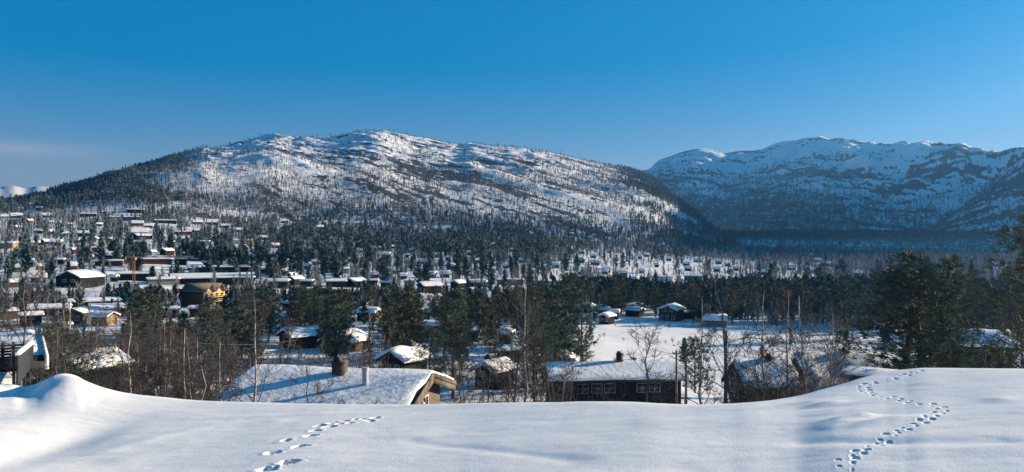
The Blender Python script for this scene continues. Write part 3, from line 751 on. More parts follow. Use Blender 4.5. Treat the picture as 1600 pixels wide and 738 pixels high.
house(1525, 517, 110, 15, W_BLACK, 'hazy cabin with broad shaded snow roof between the right-hand pines', r=112, ratio=.9, hw=1.2, pitch=24, T=.4, o=.5, detail=2)
house(632, 543, 88, 48, W_DARK, 'dark timber cabin with thick overhanging roof snow and a gable window', r=98, ratio=.85, hw=2.7, pitch=28, T=.5, o=.6, detail=2, chim=((.55,.0,.8,.8),), win=[('l',-.7,1.6,.6,1.1),('l',.7,1.6,.6,1.1)])
house(632, 583, 48, 12, W_DARK, 'small snow-topped outbuilding in front of the dark timber cabin', r=88, ratio=.7, hw=1.7, pitch=22, T=.35, o=.35, name='shed', cat='shed')
house(540, 517, 86, 58, W_BROWN, 'brown timber cabin with wide gable facing the thicket, snow roof shaded on one side', r=150, ratio=1.0, hw=1.7, pitch=24, T=.4, o=.5, detail=2, win=[('l',0,1.9,1.2,.4),('l',-1.4,.9,.9,.7),('l',1.4,.9,.9,.7)])
house(474, 512, 82, 28, W_BROWN, 'brown cabin with rounded snow roof half hidden by birches, left of the wide gable', r=156, ratio=.7, hw=1.8, pitch=22, T=.5, o=.5, detail=2)
house(773, 563, 76, 52, W_BLACK, 'dark cabin behind the birch trunks with bright snow on its verge and a stub chimney', r=101, ratio=.9, hw=1.2, pitch=27, T=.3, o=.5, detail=2, chim=((-.5,.15,.7,.8),), trim=M_TRIM, win=[('l',.6,.75,.7,.6)])
house(884, 552, 46, 80, W_DARK, 'small cabin behind the turf roof showing a bright snowy gable roof', r=104, ratio=.9, hw=2.0, pitch=32, T=.4, o=.4, detail=2)
house(140, 553, 92, 38, W_BLACK, 'dark cabin sunk in the birch thicket with a snow-speckled verge', r=48, ratio=.9, hw=2.3, pitch=25, T=.12, o=.5, detail=2)
house(270, 606, 70, 20, W_DARK, 'low cabin almost hidden by the birch thicket, snow patches on its roof', r=58, ratio=.7, hw=2.2, pitch=20, T=.15, o=.4, detail=1)

# --- the house with the slatted terrace at the left edge
th, c = ray(44); R = 31.0
I = empty('terrace_house', (R*math.sin(th), R*math.cos(th), -6.9), -th)
tag(I, 'dark house with snowy flat roof and a slatted terrace beside the snow mound', 'house')
def at(px, py, Y):
    """scene point on the view axis through a spot of the photo at depth Y, in the frame of this house"""
    p = Matrix.Rotation(th, 3, 'Z') @ (Vector(((px-CX)/F*Y, Y, -(py-CY)/F*Y))-Vector(I.location)); return p
q0, q1, q2, q3 = at(70, 570, 27), at(60, 512, 35.5), at(-40, 512, 35.5), at(-60, 570, 27)
q1.z = q2.z = q0.z = q3.z = (q0.z+q1.z)/2
zc_ = q0.z
wl = MB(); wl.hexa([(q3.x+.5,q3.y+.5,-2),(q0.x-.5,q0.y+.5,-2),(q1.x-.5,q1.y-.5,-2),(q2.x+.5,q2.y-.5,-2),(q3.x+.5,q3.y+.5,zc_-.3),(q0.x-.5,q0.y+.5,zc_-.3),(q1.x-.5,q1.y-.5,zc_-.3),(q2.x+.5,q2.y-.5,zc_-.3)])
part('wall', wl.mesh('wall', [W_BLACK]), I)
rf = MB(); rf.hexa([(q3.x,q3.y,zc_-.28),(q0.x,q0.y,zc_-.28),(q1.x,q1.y,zc_-.28),(q2.x,q2.y,zc_-.28),(q3.x,q3.y,zc_-.02),(q0.x,q0.y,zc_-.02),(q1.x,q1.y,zc_-.02),(q2.x,q2.y,zc_-.02)])
ro = part('roof', rf.mesh('roof', [M_ROOF]), I)
fa = MB(); ux, uy = (q1.x-q0.x), (q1.y-q0.y)
fa.hexa([(q0.x+.003,q0.y,zc_-.30),(q0.x+.12,q0.y,zc_-.30),(q1.x+.12,q1.y,zc_-.30),(q1.x+.003,q1.y,zc_-.30),(q0.x+.003,q0.y,zc_+.14),(q0.x+.12,q0.y,zc_+.14),(q1.x+.12,q1.y,zc_+.14),(q1.x+.003,q1.y,zc_+.14)])
part('fascia', fa.mesh('fascia', [M_TRIM]), ro)
sn = MB(); nu, nv = 16, 16; U, V = np.meshgrid(np.linspace(0, 1, nu+1), np.linspace(0, 1, nv+1), indexing='ij')
PX_ = (q3.x+(q0.x-q3.x)*U)*(1-V)+(q2.x+(q1.x-q2.x)*U)*V; PY_ = q3.y*(1-V)+q1.y*V
PZ_ = zc_+.02+.13*np.minimum(1, 8*np.minimum(np.minimum(U, 1-U), np.minimum(V, 1-V)))*(1+.8*(vnoise(PX_*.9, PY_*.9, 8)-.5))
sn.add(np.stack([PX_, PY_, PZ_], -1).reshape(-1, 3), [(i*(nv+1)+j, (i+1)*(nv+1)+j, (i+1)*(nv+1)+j+1, i*(nv+1)+j+1) for i in range(nu) for j in range(nv)])
part('roof_snow', sn.mesh('roof_snow', [M_SNOWR], True), ro)
# terrace: deck, back screen of boards, side screen with a snow cap
dk = MB(); d0 = at(20, 602, 22.5); dz = d0.z-.25
dk.box((d0.x-3.2, d0.y+1.6, dz), (6.6, 4.6, .14)); part('deck', dk.mesh('deck', [M_DECK]), I)
ds = MB(); nx = 20
U, V = np.meshgrid(np.linspace(0, 1, nx+1), np.linspace(0, 1, 13), indexing='ij'); PX_ = d0.x-6.45+6.5*U; PY_ = d0.y-.65+4.5*V
PZ_ = dz+.075+.22*np.minimum(1, 7*np.minimum(np.minimum(U, 1-U), np.minimum(V, 1-V)))*(1+.9*(vnoise(PX_*1.3, PY_*.6, 18)-.5))
ds.add(np.stack([PX_, PY_, PZ_], -1).reshape(-1, 3), [(i*13+j, (i+1)*13+j, (i+1)*13+j+1, i*13+j+1) for i in range(nx) for j in range(12)])
part('deck_snow', ds.mesh('deck_snow', [M_SNOWR], True), I)
bs = MB(); b1 = at(46, 536, 26.0); b0 = at(-20, 538, 26.0); hz = at(46, 572, 26.0).z
for k in range(8):
    z = hz+(b1.z-hz)*(k+.5)/8
    bs.box(((b0.x+b1.x)/2, b1.y, z), (b1.x-b0.x, .05, (b1.z-hz)/8*.72))
for k in range(4): bs.box((b0.x+(b1.x-b0.x)*(k+.5)/4, b1.y+.07, (hz+b1.z)/2), (.09, .09, b1.z-hz+.1))
part('slat_screen', bs.mesh('slat_screen', [M_LATH]), I)
ss = MB(); s1 = at(49, 537, 25.9); s0 = at(25, 556, 22.2); zb_ = at(25, 603, 22.2).z
n = 13
for k in range(n):
    f0 = (k+.5)/n
    za, zb2 = zb_+(s0.z-zb_)*f0, zb_+(s1.z-zb_)*f0; hh = (s0.z-zb_)/n*.37
    ss.hexa([(s0.x,s0.y,za-hh),(s0.x+.06,s0.y,za-hh),(s1.x+.06,s1.y,zb2-hh),(s1.x,s1.y,zb2-hh),(s0.x,s0.y,za+hh),(s0.x+.06,s0.y,za+hh),(s1.x+.06,s1.y,zb2+hh),(s1.x,s1.y,zb2+hh)])
for t in (.02, .35, .68, .98):
    x_, y_ = s0.x+(s1.x-s0.x)*t, s0.y+(s1.y-s0.y)*t; zt = s0.z+(s1.z-s0.z)*t
    ss.box((x_-.06, y_, (zb_+zt)/2-.2), (.08, .09, zt-zb_+.35))
so = part('slat_screen', ss.mesh('slat_screen', [M_LATH]), I)
cp = MB(); m = 10; pts = [(s0.x+.03+(s1.x-s0.x)*t, s0.y+(s1.y-s0.y)*t, s0.z+(s1.z-s0.z)*t+.05) for t in np.linspace(-.02, 1.02, m)]
cp.tube(pts, [.04]+[.075]*(m-2)+[.04], 8); part('snow_cap', cp.mesh('snow_cap', [M_SNOWR], True), so)

# --- middle distance: (column, ridge row, width, yaw, wall, pitch, ratio, wall height, label)
MIDS = [
 (172,474,64,8,W_DARK,20,.6,2.6,'cabin with blue-shaded snow roof and tall black chimney above the thicket', dict(chim=((.1,-.2,.6,1.3),), trim=M_TRIM)),
 (163,487,46,-38,W_OCHRE,22,.9,2.4,'ochre cabin with bright tilted porch roof just below the black chimney', dict()),
 (147,466,78,6,W_DARK,14,.35,2.6,'long white-roofed lodge with a dark box chimney in the left valley', dict(chim=((.3,.2,1.0,.8),))),
 (78,475.5,62,-4,W_DARK,18,.5,2.5,'low white-roofed cabin left of the long white-roofed lodge', dict()),
 (122,481,50,62,W_BROWN,22,1.0,2.5,'dark brown gable behind the flagpole', dict(T=.1, win=[('l',-1,1.4,.9,.9),('l',1,1.4,.9,.9)])),
 (48,488,36,4,W_DARK,16,.6,2.2,'garage with a pale snow roof behind the dark tree at left', dict(name='garage', cat='garage')),
 (12,482,30,20,W_BROWN,18,.7,2.4,'snow-roofed cabin cut by the left edge above the terrace', dict()),
 (97,504,30,10,W_DARK,10,.6,1.8,'low snow-covered shed below the flagpole', dict(name='shed', cat='shed')),
 (126,422,72,50,W_BLACK,24,.8,3.6,'big black gabled hall with two front windows at the foot of the left slope', dict(name='village_hall', cat='hall', win=[('l',-2,2.5,1.4,1),('l',1.5,2.5,1.4,1)])),
 (333,427,124,2,W_BLACK,11,.45,2.6,'long flat hall with a broad white roof behind the yellow house', dict(name='sports_hall', cat='hall', o=.7)),
 (255,433,50,6,W_GREY,12,.4,2.6,'low white-roofed row building left of the yellow house', dict()),
 (208,425,50,-4,W_BLACK,12,.45,3.2,'dark building with blue-white roof at the foot of the crane', dict()),
 (350,415,74,0,W_BLACK,8,.4,4.0,'long black barn with dusky roof above the white hall', dict(T=.08, name='barn', cat='barn')),
 (304,418,20,0,W_TEAL,6,.6,3.5,'teal box building at the end of the black barn', dict(T=.1)),
 (432,436,44,-12,W_DARK,16,.5,3.0,'dark lodge with a low snow roof left of the bright gabled wing', dict()),
 (462,431,28,40,W_DARK,24,.8,3.2,'lodge wing with bright gabled dormer roof', dict()),
 (480,437,24,-20,W_DARK,16,.6,2.6,'low bright-roofed annex right of the dormer lodge', dict()),
 (525,436,34,6,W_DARK,18,.5,2.8,'cabin with pale blue snow roof in the middle village row', dict()),
 (556,434,34,42,W_BLACK,22,.8,3.0,'cabin with blue roof and white-edged gable beside the pale blue roof', dict(trim=M_TRIM)),
 (583,437,16,0,W_BLACK,4,.6,2.4,'black flat-roofed carport in the village row', dict(name='carport', cat='carport', T=.5)),
 (603,439,20,-18,W_DARK,18,.6,2.4,'small bright-roofed cabin right of the black carport', dict()),
 (640,437,20,5,W_GREY,10,.5,2.6,'grey flat building with thin snow behind the bright-roofed gable house', dict()),
 (671,440,42,28,W_DARK,24,.75,2.7,'dark gable house with a large sunlit white roof in the village row', dict(T=.4, win=[('l',0,1.5,1.2,1)])),
 (716,437,28,52,W_BLACK,26,.8,3.0,'black gable house with a bright snow verge in the village row', dict(trim=M_TRIM)),
 (745,437,42,-20,W_DARK,18,.5,2.6,'house with a long sunlit roof sloping right beside the black gable', dict()),
 (797,436,44,2,W_BEIGE,9,.3,2.8,'long beige building under a thin white roof line', dict()),
 (842,437,38,0,W_DARK,9,.3,2.6,'long low building with a thin blue-white roof line', dict()),
 (857,439,13,10,W_PALE,5,.8,3.2,'pale box house at the end of the blue-white roof line', dict(T=.2)),
 (873,437,12,30,W_DARK,24,.8,2.4,'small cabin with a bright roof right of the pale box house', dict()),
 (657,483,36,-6,W_BROWN,16,.6,2.4,'sunlit cabin with a thick white roof in the pine gap', dict(T=.55, win=[('f',-1.2,1.3,1.6,.9),('f',1.2,1.3,1.2,.9)])),
 (673,502,46,-18,W_DARK,18,.6,2.4,'white-roofed cabin with a row of dark front windows in the pine gap', dict(T=.45, win=[('f',-1.5,1.3,1.0,.9),('f',0,1.3,1.0,.9),('f',1.5,1.3,1.0,.9)])),
 (576,481,42,-24,W_BROWN,18,.8,2.2,'cabin under lumpy sunlit snow among the dark pines', dict(T=.8)),
 (417,484,28,-30,W_DARK,22,.8,2.0,'hut heaped with snow at the edge of the birch thicket', dict(T=.8)),
 (262,479,34,-8,W_DARK,16,.5,2.2,'snow-roofed cabin peeping between pines below the row building', dict()),
 (308,478,28,-10,W_DARK,16,.6,2.2,'snow-roofed cabin peeping between pines below the yellow house', dict()),
 (397,470,24,12,W_DARK,16,.6,2.4,'white-roofed cabin among birches right of the yellow house', dict()),
 (448,471,18,0,W_DARK,16,.6,2.0,'tiny hut with a snow cap below the dormer lodge', dict()),
 (790,514,30,-15,W_DARK,22,.7,2.2,'sunlit snow roof glimpsed between the two tall birches', dict(T=.7)),
 (738,512,24,10,W_DARK,20,.7,2.2,'snow roof glimpsed through pines left of the tall birches', dict(T=.5)),
 (800,540,56,10,W_DARK,14,.5,2.0,'long snow-covered outbuilding behind the birch trunks', dict(T=.5)),
 (892,477.5,34,4,W_BLACK,18,.5,2.2,'dark barn with pale blue roof at the left end of the field houses', dict(name='barn', cat='barn')),
 (917,473,28,66,W_BLACK,24,1.0,2.6,'black gable edged with snow among the field houses', dict(trim=M_TRIM)),
 (939,479.5,30,-14,W_BROWN,20,.6,2.3,'brown field house with a sunlit roof right of the black gable', dict()),
 (959,484.5,20,-6,W_DARK,14,.7,2.0,'small flat-roofed field shed with thick snow', dict(T=.6, name='shed', cat='shed')),
 (948,488,30,60,W_BLACK,24,.9,2.2,'lowest field house with dark gable facing the meadow', dict(trim=M_TRIM, win=[('l',-.8,1.3,.8,.8),('l',.8,1.3,.8,.8)])),
 (990,473,30,8,W_DARK,18,.6,2.6,'upper of two blue-roofed houses near the meadow', dict(chim=((0,0,.7,.7),))),
 (992,480,34,-28,W_DARK,20,.7,2.4,'lower of two blue-roofed houses near the meadow', dict()),
 (1049,475,44,70,W_BROWN,22,.95,3.3,'two-storey brown house with snowy gable and verandah facing the meadow', dict(trim=M_TRIM, win=[('l',-1,3.2,1.0,.8),('l',1,3.2,1.0,.8),('l',-1.5,1.1,.8,1.1),('l',.3,1.1,.8,1.1),('l',1.9,1.1,.8,1.1)])),
 (1077,486,22,0,W_BLACK,8,.6,1.9,'low black shed joined to the two-storey meadow house', dict(name='shed', cat='shed')),
 (1118,494,36,0,W_GREY,10,.6,1.6,'snow-buried cabin in the meadow showing only its chimney and roof', dict(T=1.3, chim=((.15,0,.9,2.3),))),
 (1035,431,36,-4,W_PALE,12,.35,2.6,'long row house with sunlit white roof beyond the pine belt', dict()),
 (1083,430,30,6,W_TEAL,10,.4,3.0,'hall with pale blue roof beyond the pine belt', dict(name='hall', cat='hall')),
 (12,378,30,-30,W_OCHRE,16,.6,3.4,'ochre house with a white roof cut by the left edge', dict()),
 (170,406,42,2,W_BROWN,12,.35,2.6,'long brown building with a brilliant white roof left of the crane', dict()),
 (93,404,18,-14,W_DARK,18,.7,2.6,'dark hut with bright tilted roof left of the long brown building', dict()),
 (195,338,46,3,W_GREY,8,.35,3.6,'long pale building with snow roof high on the left slope', dict()),
 (212,327,26,-4,W_BLACK,8,.5,3.6,'highest dark block on the left slope', dict()),
 (137,333,26,2,W_BLACK,8,.5,3.2,'dark block with thin white roof left of the long pale building', dict()),
 (258,343,34,2,W_DARK,8,.5,2.8,'flat dark house with heaped roof snow right of the long pale building', dict()),
 (317,332,20,0,W_GREY,4,.6,6.0,'tall grey-brown block at the top of the village', dict(T=.15)),
 (285,361,26,0,W_RED,12,.5,2.6,'dull red house with dusky roof on the upper left slope', dict(T=.12)),
 (116,387,10,20,W_RED,30,.8,2.8,'small bright red cabin on the left slope', dict()),
 (150,386,14,0,W_RED,16,.6,3.0,'red-brown cabin right of the small bright red one', dict()),
 (223,365,30,25,W_BLACK,20,.6,3.0,'cabin with a blue-shaded roof on the upper left slope', dict()),
 (261,388,24,40,W_DARK,24,.8,3.0,'cabin with pale blue gable roof in the upper village', dict()),
 (245,403,46,2,W_BROWN,8,.35,2.8,'long terrace building with white roof right of the crane mast', dict()),
 (290,404,34,0,W_BLACK,6,.4,3.6,'windowless black building beside the long terrace building', dict(T=.08)),
 (380,374,30,-6,W_PALE,14,.5,2.8,'pale house with a white roof above the black barn', dict()),
 (319,376,20,-8,W_GREY,10,.6,2.6,'grey house with a sunlit roof in the upper village centre', dict()),
]
for i, (px, yt, wp, yaw, wl_, pi_, ra, hw, lab, op) in enumerate(MIDS):
    op = dict(op); T = op.pop('T', .4)
    house(px, yt, wp, yaw, wl_, lab, 'village houses', ratio=ra, hw=hw*(.8 if hw > 2.3 and not op.get('win') else 1), pitch=pi_, T=T, **op)

FARS = {
 ('tiny snow-roofed cabin among pines high on the left hillside', 'tiny cabins on the upper left hillside'):
   [(20,319,8,0),(31,324,9,20),(50,317,10,10),(62,323,12,-25),(73,333,15,0),(26,333,18,4),(80,345,9,10),(92,346,8,-20),(28,352,15,35),(60,358,15,-15),(80,359,14,20),(102,362,9,0),(130,361,17,0),(155,348,10,10),(8,335,12,0),(110,348,10,5),(46,343,11,30)],
 ('small snow-roofed cabin scattered among pines below the upper left hillside', 'small cabins on the lower left hillside'):
   [(170,371,11,40),(150,370,14,50),(120,373,12,-30),(88,375,20,-12),(70,374,17,45),(57,376,11,0),(76,385,9,-20),(165,394,22,0),(42,404,20,0),(28,414,20,-10),(62,412,14,10),(112,410,18,0),(60,428,24,0),(178,429,14,-25),(22,436,16,10),(140,398,12,0),(188,398,12,12),(104,394,12,-10)],
 ('small snow-roofed cabin in the sunlit upper village under the mountain', 'small cabins in the upper village'):
   [(232,350,14,0),(215,345,18,0),(218,356,28,0),(308,344,18,10),(331,343,20,0),(303,355,22,0),(280,371,15,-6),(238,391,13,40),(287,394,12,10),(293,402,15,0),(307,409,30,4),(394,398,12,-10),(352,350,14,0),(372,356,16,8),(340,366,16,-8),(268,376,13,20),(412,368,14,0),(430,380,14,12),(420,402,16,-10)],
 ('small snow-roofed cabin among trees in the middle of the valley', 'small cabins in mid valley'):
   [(413,418,16,-12),(455,426,12,45),(493,405,13,0),(520,428,26,0),(603,394,17,-10),(643,388,14,30),(636,397,8,0),(686,395,15,-4),(705,412,14,-8),(652,420,16,0),(674,424,18,-20),(695,423,18,-4),(765,432,14,0),(768,418,14,0),(723,420,12,10),(470,396,12,0),(548,402,12,14),(575,410,10,0),(530,392,12,0),(745,404,12,10),(620,407,10,0),(445,345,12,0),(500,352,14,8),(560,388,13,-25),(590,385,12,0),(615,383,11,30),(660,405,13,-10),(700,400,11,15),(735,392,12,0),(790,412,13,-20),(815,404,11,0),(830,420,13,12),(480,412,14,-30),(505,418,12,0),(540,418,13,20),(565,421,12,-15),(585,425,15,0),(615,420,13,-35),(630,427,14,0),(455,405,13,0),(428,395,12,-20),(445,420,12,25),(800,388,10,0),(770,380,9,0),(480,376,10,0),(520,370,10,0)],
 ('tiny snow-roofed cabin in the cluster below the dark mountain gap', 'tiny cabins below the mountain gap'):
   [(908,391,12,-10),(927,397,11,0),(952,390,9,0),(905,403,20,-15),(930,406,16,0),(899,416,10,-20),(907,422,9,0),(945,421,13,-10),(950,418,10,0),(974,423,15,0),(1003,420,12,-12),(990,432,14,-10),(1062,433,11,-20),(1000,399,8,0),(1010,396,10,20),(1072,409,12,0),(1075,416,13,0),(1026,411,9,-10),(1090,403,14,0),(1123,406,13,-20),(1136,410,9,0),(1100,425,12,0),(1120,417,13,0),(1130,429,11,20),(1111,433,10,0),(848,414,12,0),(868,410,14,0),(885,412,10,0),(1045,402,10,10),(1150,416,10,0)],
 ('tiny snow-roofed cabin on the hazy flats before the right mountain', 'tiny cabins on the hazy flats'):
   [(1195,422,14,-10),(1216,417,7,0),(1236,414,16,0),(1270,420,12,0),(1277,404,13,-8),(1296,410,10,0),(1340,424,12,0),(1390,416,10,0),(1470,425,10,0),(1555,410,12,0),(1567,424,10,0),(1505,452,9,30)],
}
_wl = [W_DARK, W_BROWN, W_BLACK, W_DARK, W_GREY, W_BROWN, W_RED, W_DARK]
for (lab, grp), lst in FARS.items():
    for i, (px, yt, wp, yaw) in enumerate(lst):
        house(px, yt, wp, yaw, _wl[(i*5+len(grp)) % 8], lab, grp, ratio=.8, hw=1.9, pitch=26+3*(i % 3), T=.5, o=.5)

# --- the yellow house on its slope
th, c = ray(320); 
R = solve_r(322, 431, 8.6); print('YELLOW', R)
zb = float(height_pairs([R*math.sin(th)], [R*math.cos(th)])[0])
YH = empty('yellow_house', (R*math.sin(th), R*math.cos(th), zb), -th-math.radians(46))
tag(YH, 'three-storey yellow house with twin carved gables and a long side wall coloured brown for its shade', 'house')
s = R*c/F
Lh, Wh, Hh = 46*s, 42*s, 24*s
wl = MB(); wl.box((-Lh*.1, 0, Hh/2-1), (Lh, Wh, Hh+2)); part('wall', wl.mesh('wall', [W_BROWN]), YH)  # brown side planks: the shade on this wall is put into the colour
fr = MB(); fx = Lh*.4
fr.box((fx+.16, 0, Hh/2), (.3, Wh+.1, Hh))
for sy in (-1, 1):
    yc = sy*Wh*.25
    fr.add([(fx+.01,yc-Wh*.25,Hh),(fx+.01,yc+Wh*.25,Hh),(fx+.01,yc,Hh+Wh*.24),(fx+.31,yc-Wh*.25,Hh),(fx+.31,yc+Wh*.25,Hh),(fx+.31,yc,Hh+Wh*.24)], [(0,2,1),(3,4,5)])
part('front_facade', fr.mesh('front_facade', [W_YEL]), YH)
rf = MB()
for sy in (-1, 1):
    yc = sy*Wh*.25
    for q in (-1, 1):
        rf.hexa([(-Lh*.62,yc,Hh+Wh*.24),(fx+1.2,yc,Hh+Wh*.24),(fx+1.2,yc+q*Wh*.27,Hh-.2),(-Lh*.62,yc+q*Wh*.27,Hh-.2),(-Lh*.62,yc,Hh+Wh*.24+.3),(fx+1.2,yc,Hh+Wh*.24+.3),(fx+1.2,yc+q*Wh*.27,Hh+.1),(-Lh*.62,yc+q*Wh*.27,Hh+.1)])
ro = part('roof', rf.mesh('roof', [W_BEIGE]), YH)
for fl in range(3):
    for k in range(4):
        f_ = MB(); zz_ = Hh*(.2+.28*fl); yy = -Wh*.375+k*Wh*.25
        f_.box((fx+.33, yy, zz_), (.10, Wh*.13, Hh*.17)); part('window', f_.mesh('window', [M_GLASS]), YH)
for fl in range(2):
    b_ = MB(); zz_ = Hh*(.34+.28*fl)
    b_.box((fx+.95, 0, zz_), (1.2, Wh*.96, .16)); b_.box((fx+1.5, 0, zz_+.55), (.1, Wh*.96, .12))
    for k in range(9): b_.box((fx+1.5, -Wh*.47+k*Wh*.94/8, zz_+.3), (.09, .09, .5))
    part('balcony', b_.mesh('balcony', [W_YEL]), YH)
HOUSES.append((322, 46, 430, 474, R))
# --- construction crane
M_ORANGE = mat('orange_steel', (.40,.17,.09), .6, .3)
R = 330; th, c = ray(209); zb = float(height_pairs([R*math.sin(th)], [R*math.cos(th)])[0]); s = R*c/F
CR = empty('tower_crane', (R*math.sin(th), R*math.cos(th), zb), -th)
tag(CR, 'slender orange lattice tower crane standing in the left village', 'crane', )
H = row_z(209, 402, R)-zb
def lattice(mb, p0, p1, w, n, t):
    p0 = np.array(p0, float); p1 = np.array(p1, float); d = p1-p0; L = np.linalg.norm(d); d /= L
    u = np.cross(d, [0, 1, 0]); u /= np.linalg.norm(u); v = np.cross(d, u)
    cs = [(-1,-1),(1,-1),(1,1),(-1,1)]
    for x_, y_ in cs: mb.segs([p0+(u*x_+v*y_)*w], [p1+(u*x_+v*y_)*w], [t], [t], 4)
    for k in range(n):
        for q in range(4):
            a0, a1 = cs[q], cs[(q+1) % 4]
            mb.segs([p0+d*L*k/n+(u*a0[0]+v*a0[1])*w], [p0+d*L*(k+1)/n+(u*a1[0]+v*a1[1])*w], [t*.6], [t*.6], 3)
mb = MB(); lattice(mb, (0,0,0), (0,0,H), .34, 12, .09); part('mast', mb.mesh('mast', [M_ORANGE]), CR)
mb = MB(); lattice(mb, (-3.2,0,H), (21,0,H), .22, 26, .05); part('jib', mb.mesh('jib', [M_ORANGE]), CR)
mb = MB(); mb.segs([(0,0,H),(0,0,H+1.4),(0,0,H+1.4)], [(0,0,H+1.5),(12,0,H+.2),(-3,0,H+.2)], [.12,.03,.03], [.06,.03,.03], 4); part('apex', mb.mesh('apex', [M_ORANGE]), CR)
mb = MB(); mb.box((-2.9,0,H-.6), (.8,.6,.9)); part('counterweight', mb.mesh('counterweight', [W_GREY]), CR)
mb = MB(); mb.box((.6,-.5,H-.6), (.6,.6,.8)); part('operator_cab', mb.mesh('operator_cab', [M_TRIM]), CR)

# --- poles and lines
M_POLE = mat('tarred_pole', (.15,.14,.13), .85, .15, (4,.3,(2,2,.2))); M_WIRE = mat('power_cable', (.10,.10,.105), .5, .3)
def pole(px, ytop, r, label, rad=.11, arm=1.2, name='utility_pole', cat='utility pole', m=M_POLE, group='utility poles'):
    th, c = ray(px); x, y = r*math.sin(th), r*math.cos(th); z0 = float(height_pairs([x], [y])[0]); zt = row_z(px, ytop, r)
    o = empty(name, (x, y, z0), -th); tag(o, label, cat, group)
    h = zt-z0
    mb = MB(); mb.tube([(0,0,-.4),(0,0,h*.5),(0,0,h)], [rad*1.15, rad, rad*.8], 10); part('post', mb.mesh('post', [m], True), o)
    if arm:
        mb = MB(); mb.box((0, .12, h-.35), (arm, .09, .11)); part('crossarm', mb.mesh('crossarm', [m]), o)
        for k in (-1, 1):
            mb = MB(); mb.tube([(k*arm*.42,.12,h-.29),(k*arm*.42,.12,h-.1)], [.04,.055], 8); part('insulator', mb.mesh('insulator', [M_TRIM]), o)
    return Vector((x, y, zt-.12))
p1 = pole(1072, 545, 70, 'thin utility pole with crossarm right of the turf-roofed cabin')
p2 = pole(1057, 547, 74, 'second thin pole just left of the crossarm pole', arm=.8)
p3 = pole(1134, 517, 40, 'thick weathered pole standing among the bare birches', rad=.10, arm=0)
p4 = pole(1120, 467, 240, 'left one of two distant poles rising from the meadow', arm=.9, rad=.13)
p5 = pole(1127, 468, 238, 'right one of two distant poles rising from the meadow', arm=.9, rad=.13)
pole(109, 470, 128, 'thin pale flagpole before the dark brown gable', rad=.10, arm=0, name='flagpole', cat='flagpole', m=M_TRIM, group=None)
def wire(pts, label, rad=.018, sag=.5):
    mb = MB()
    for a, b in zip(pts[:-1], pts[1:]):
        P = [a.lerp(b, t)-Vector((0, 0, sag*4*t*(1-t))) for t in np.linspace(0, 1, 14)]
        mb.tube([tuple(p) for p in P], rad, 5)
    o = bpy.data.objects.new('power_line', mb.mesh('power_line', [M_WIRE])); col.objects.link(o); tag(o, label, 'power line', None)
def wp(px, py, r):
    th, c = ray(px); return Vector((r*math.sin(th), r*math.cos(th), row_z(px, py, r)))
wire([wp(860,562,76), p1, wp(1420,557,72)], 'power line crossing before the meadow from the crossarm pole')
wire([wp(-60,512,60), wp(225,524,62), wp(460,532,66)], 'pale power line strung across the left birch thicket', rad=.025)
wire([wp(560,548,90), wp(700,558,86), wp(860,556,84)], 'power line passing in front of the dark timber cabin')
# ---------------------------------------------------------------- the red car parked under the yellow house
M_CARRED = mat('red_car_paint', (.35,.03,.045), .3, .5); M_TYRE = mat('tyre_rubber', (.02,.02,.02), .8, .2)
r_ = solve_r(283, 451, 1.6); th, c = ray(283); x_, y_ = r_*math.sin(th), r_*math.cos(th)
car = empty('parked_car', (x_, y_, float(height_pairs([x_], [y_])[0])+.02), -th+.3)
tag(car, 'small red car with snow on its roof parked left of the yellow house', 'car')
HOUSES.append((283, 6, 449, 458, r_))
mb = MB(); prof = [(-2.0,.35),(-2.05,.8),(-1.6,.95),(-1.2,1.45),(.5,1.45),(1.15,.95),(1.95,.82),(2.0,.35)]
n = len(prof); a = [(x, -.82, z) for x, z in prof]; b = [(x, .82, z) for x, z in prof]
mb.add(a+b, [(i, (i+1) % n, n+(i+1) % n, n+i) for i in range(n)]); m = len(prof)
mb.add(a, [(0,7,6),(0,6,5),(0,5,2),(0,2,1),(2,5,4),(2,4,3)]); mb.add(b, [(0,6,7),(0,5,6),(0,2,5),(0,1,2),(2,4,5),(2,3,4)])
part('body', mb.mesh('body', [M_CARRED]), car)
for sx in (-1.25, 1.25):
    for sy in (-1, 1):
        w_ = MB(); w_.tube([(sx, sy*.70, .32), (sx, sy*.88, .32)], .32, 14); part('wheel', w_.mesh('wheel', [M_TYRE]), car)
for sy in (-1, 1):
    g_ = MB(); g_.add([(-1.25,sy*.826,1.0),(.85,sy*.826,1.0),(.42,sy*.826,1.38),(-1.08,sy*.826,1.38),(-1.25,sy*.834,1.0),(.85,sy*.834,1.0),(.42,sy*.834,1.38),(-1.08,sy*.834,1.38)], [(0,3,2,1),(4,5,6,7),(0,1,5,4),(1,2,6,5),(2,3,7,6),(3,0,4,7)]); part('side_window', g_.mesh('side_window', [M_GLASS]), car)
g_ = MB(); g_.box((-.35, 0, 1.53), (1.7, 1.5, .14)); part('snow_load', g_.mesh('snow_load', [M_SNOWR]), car)
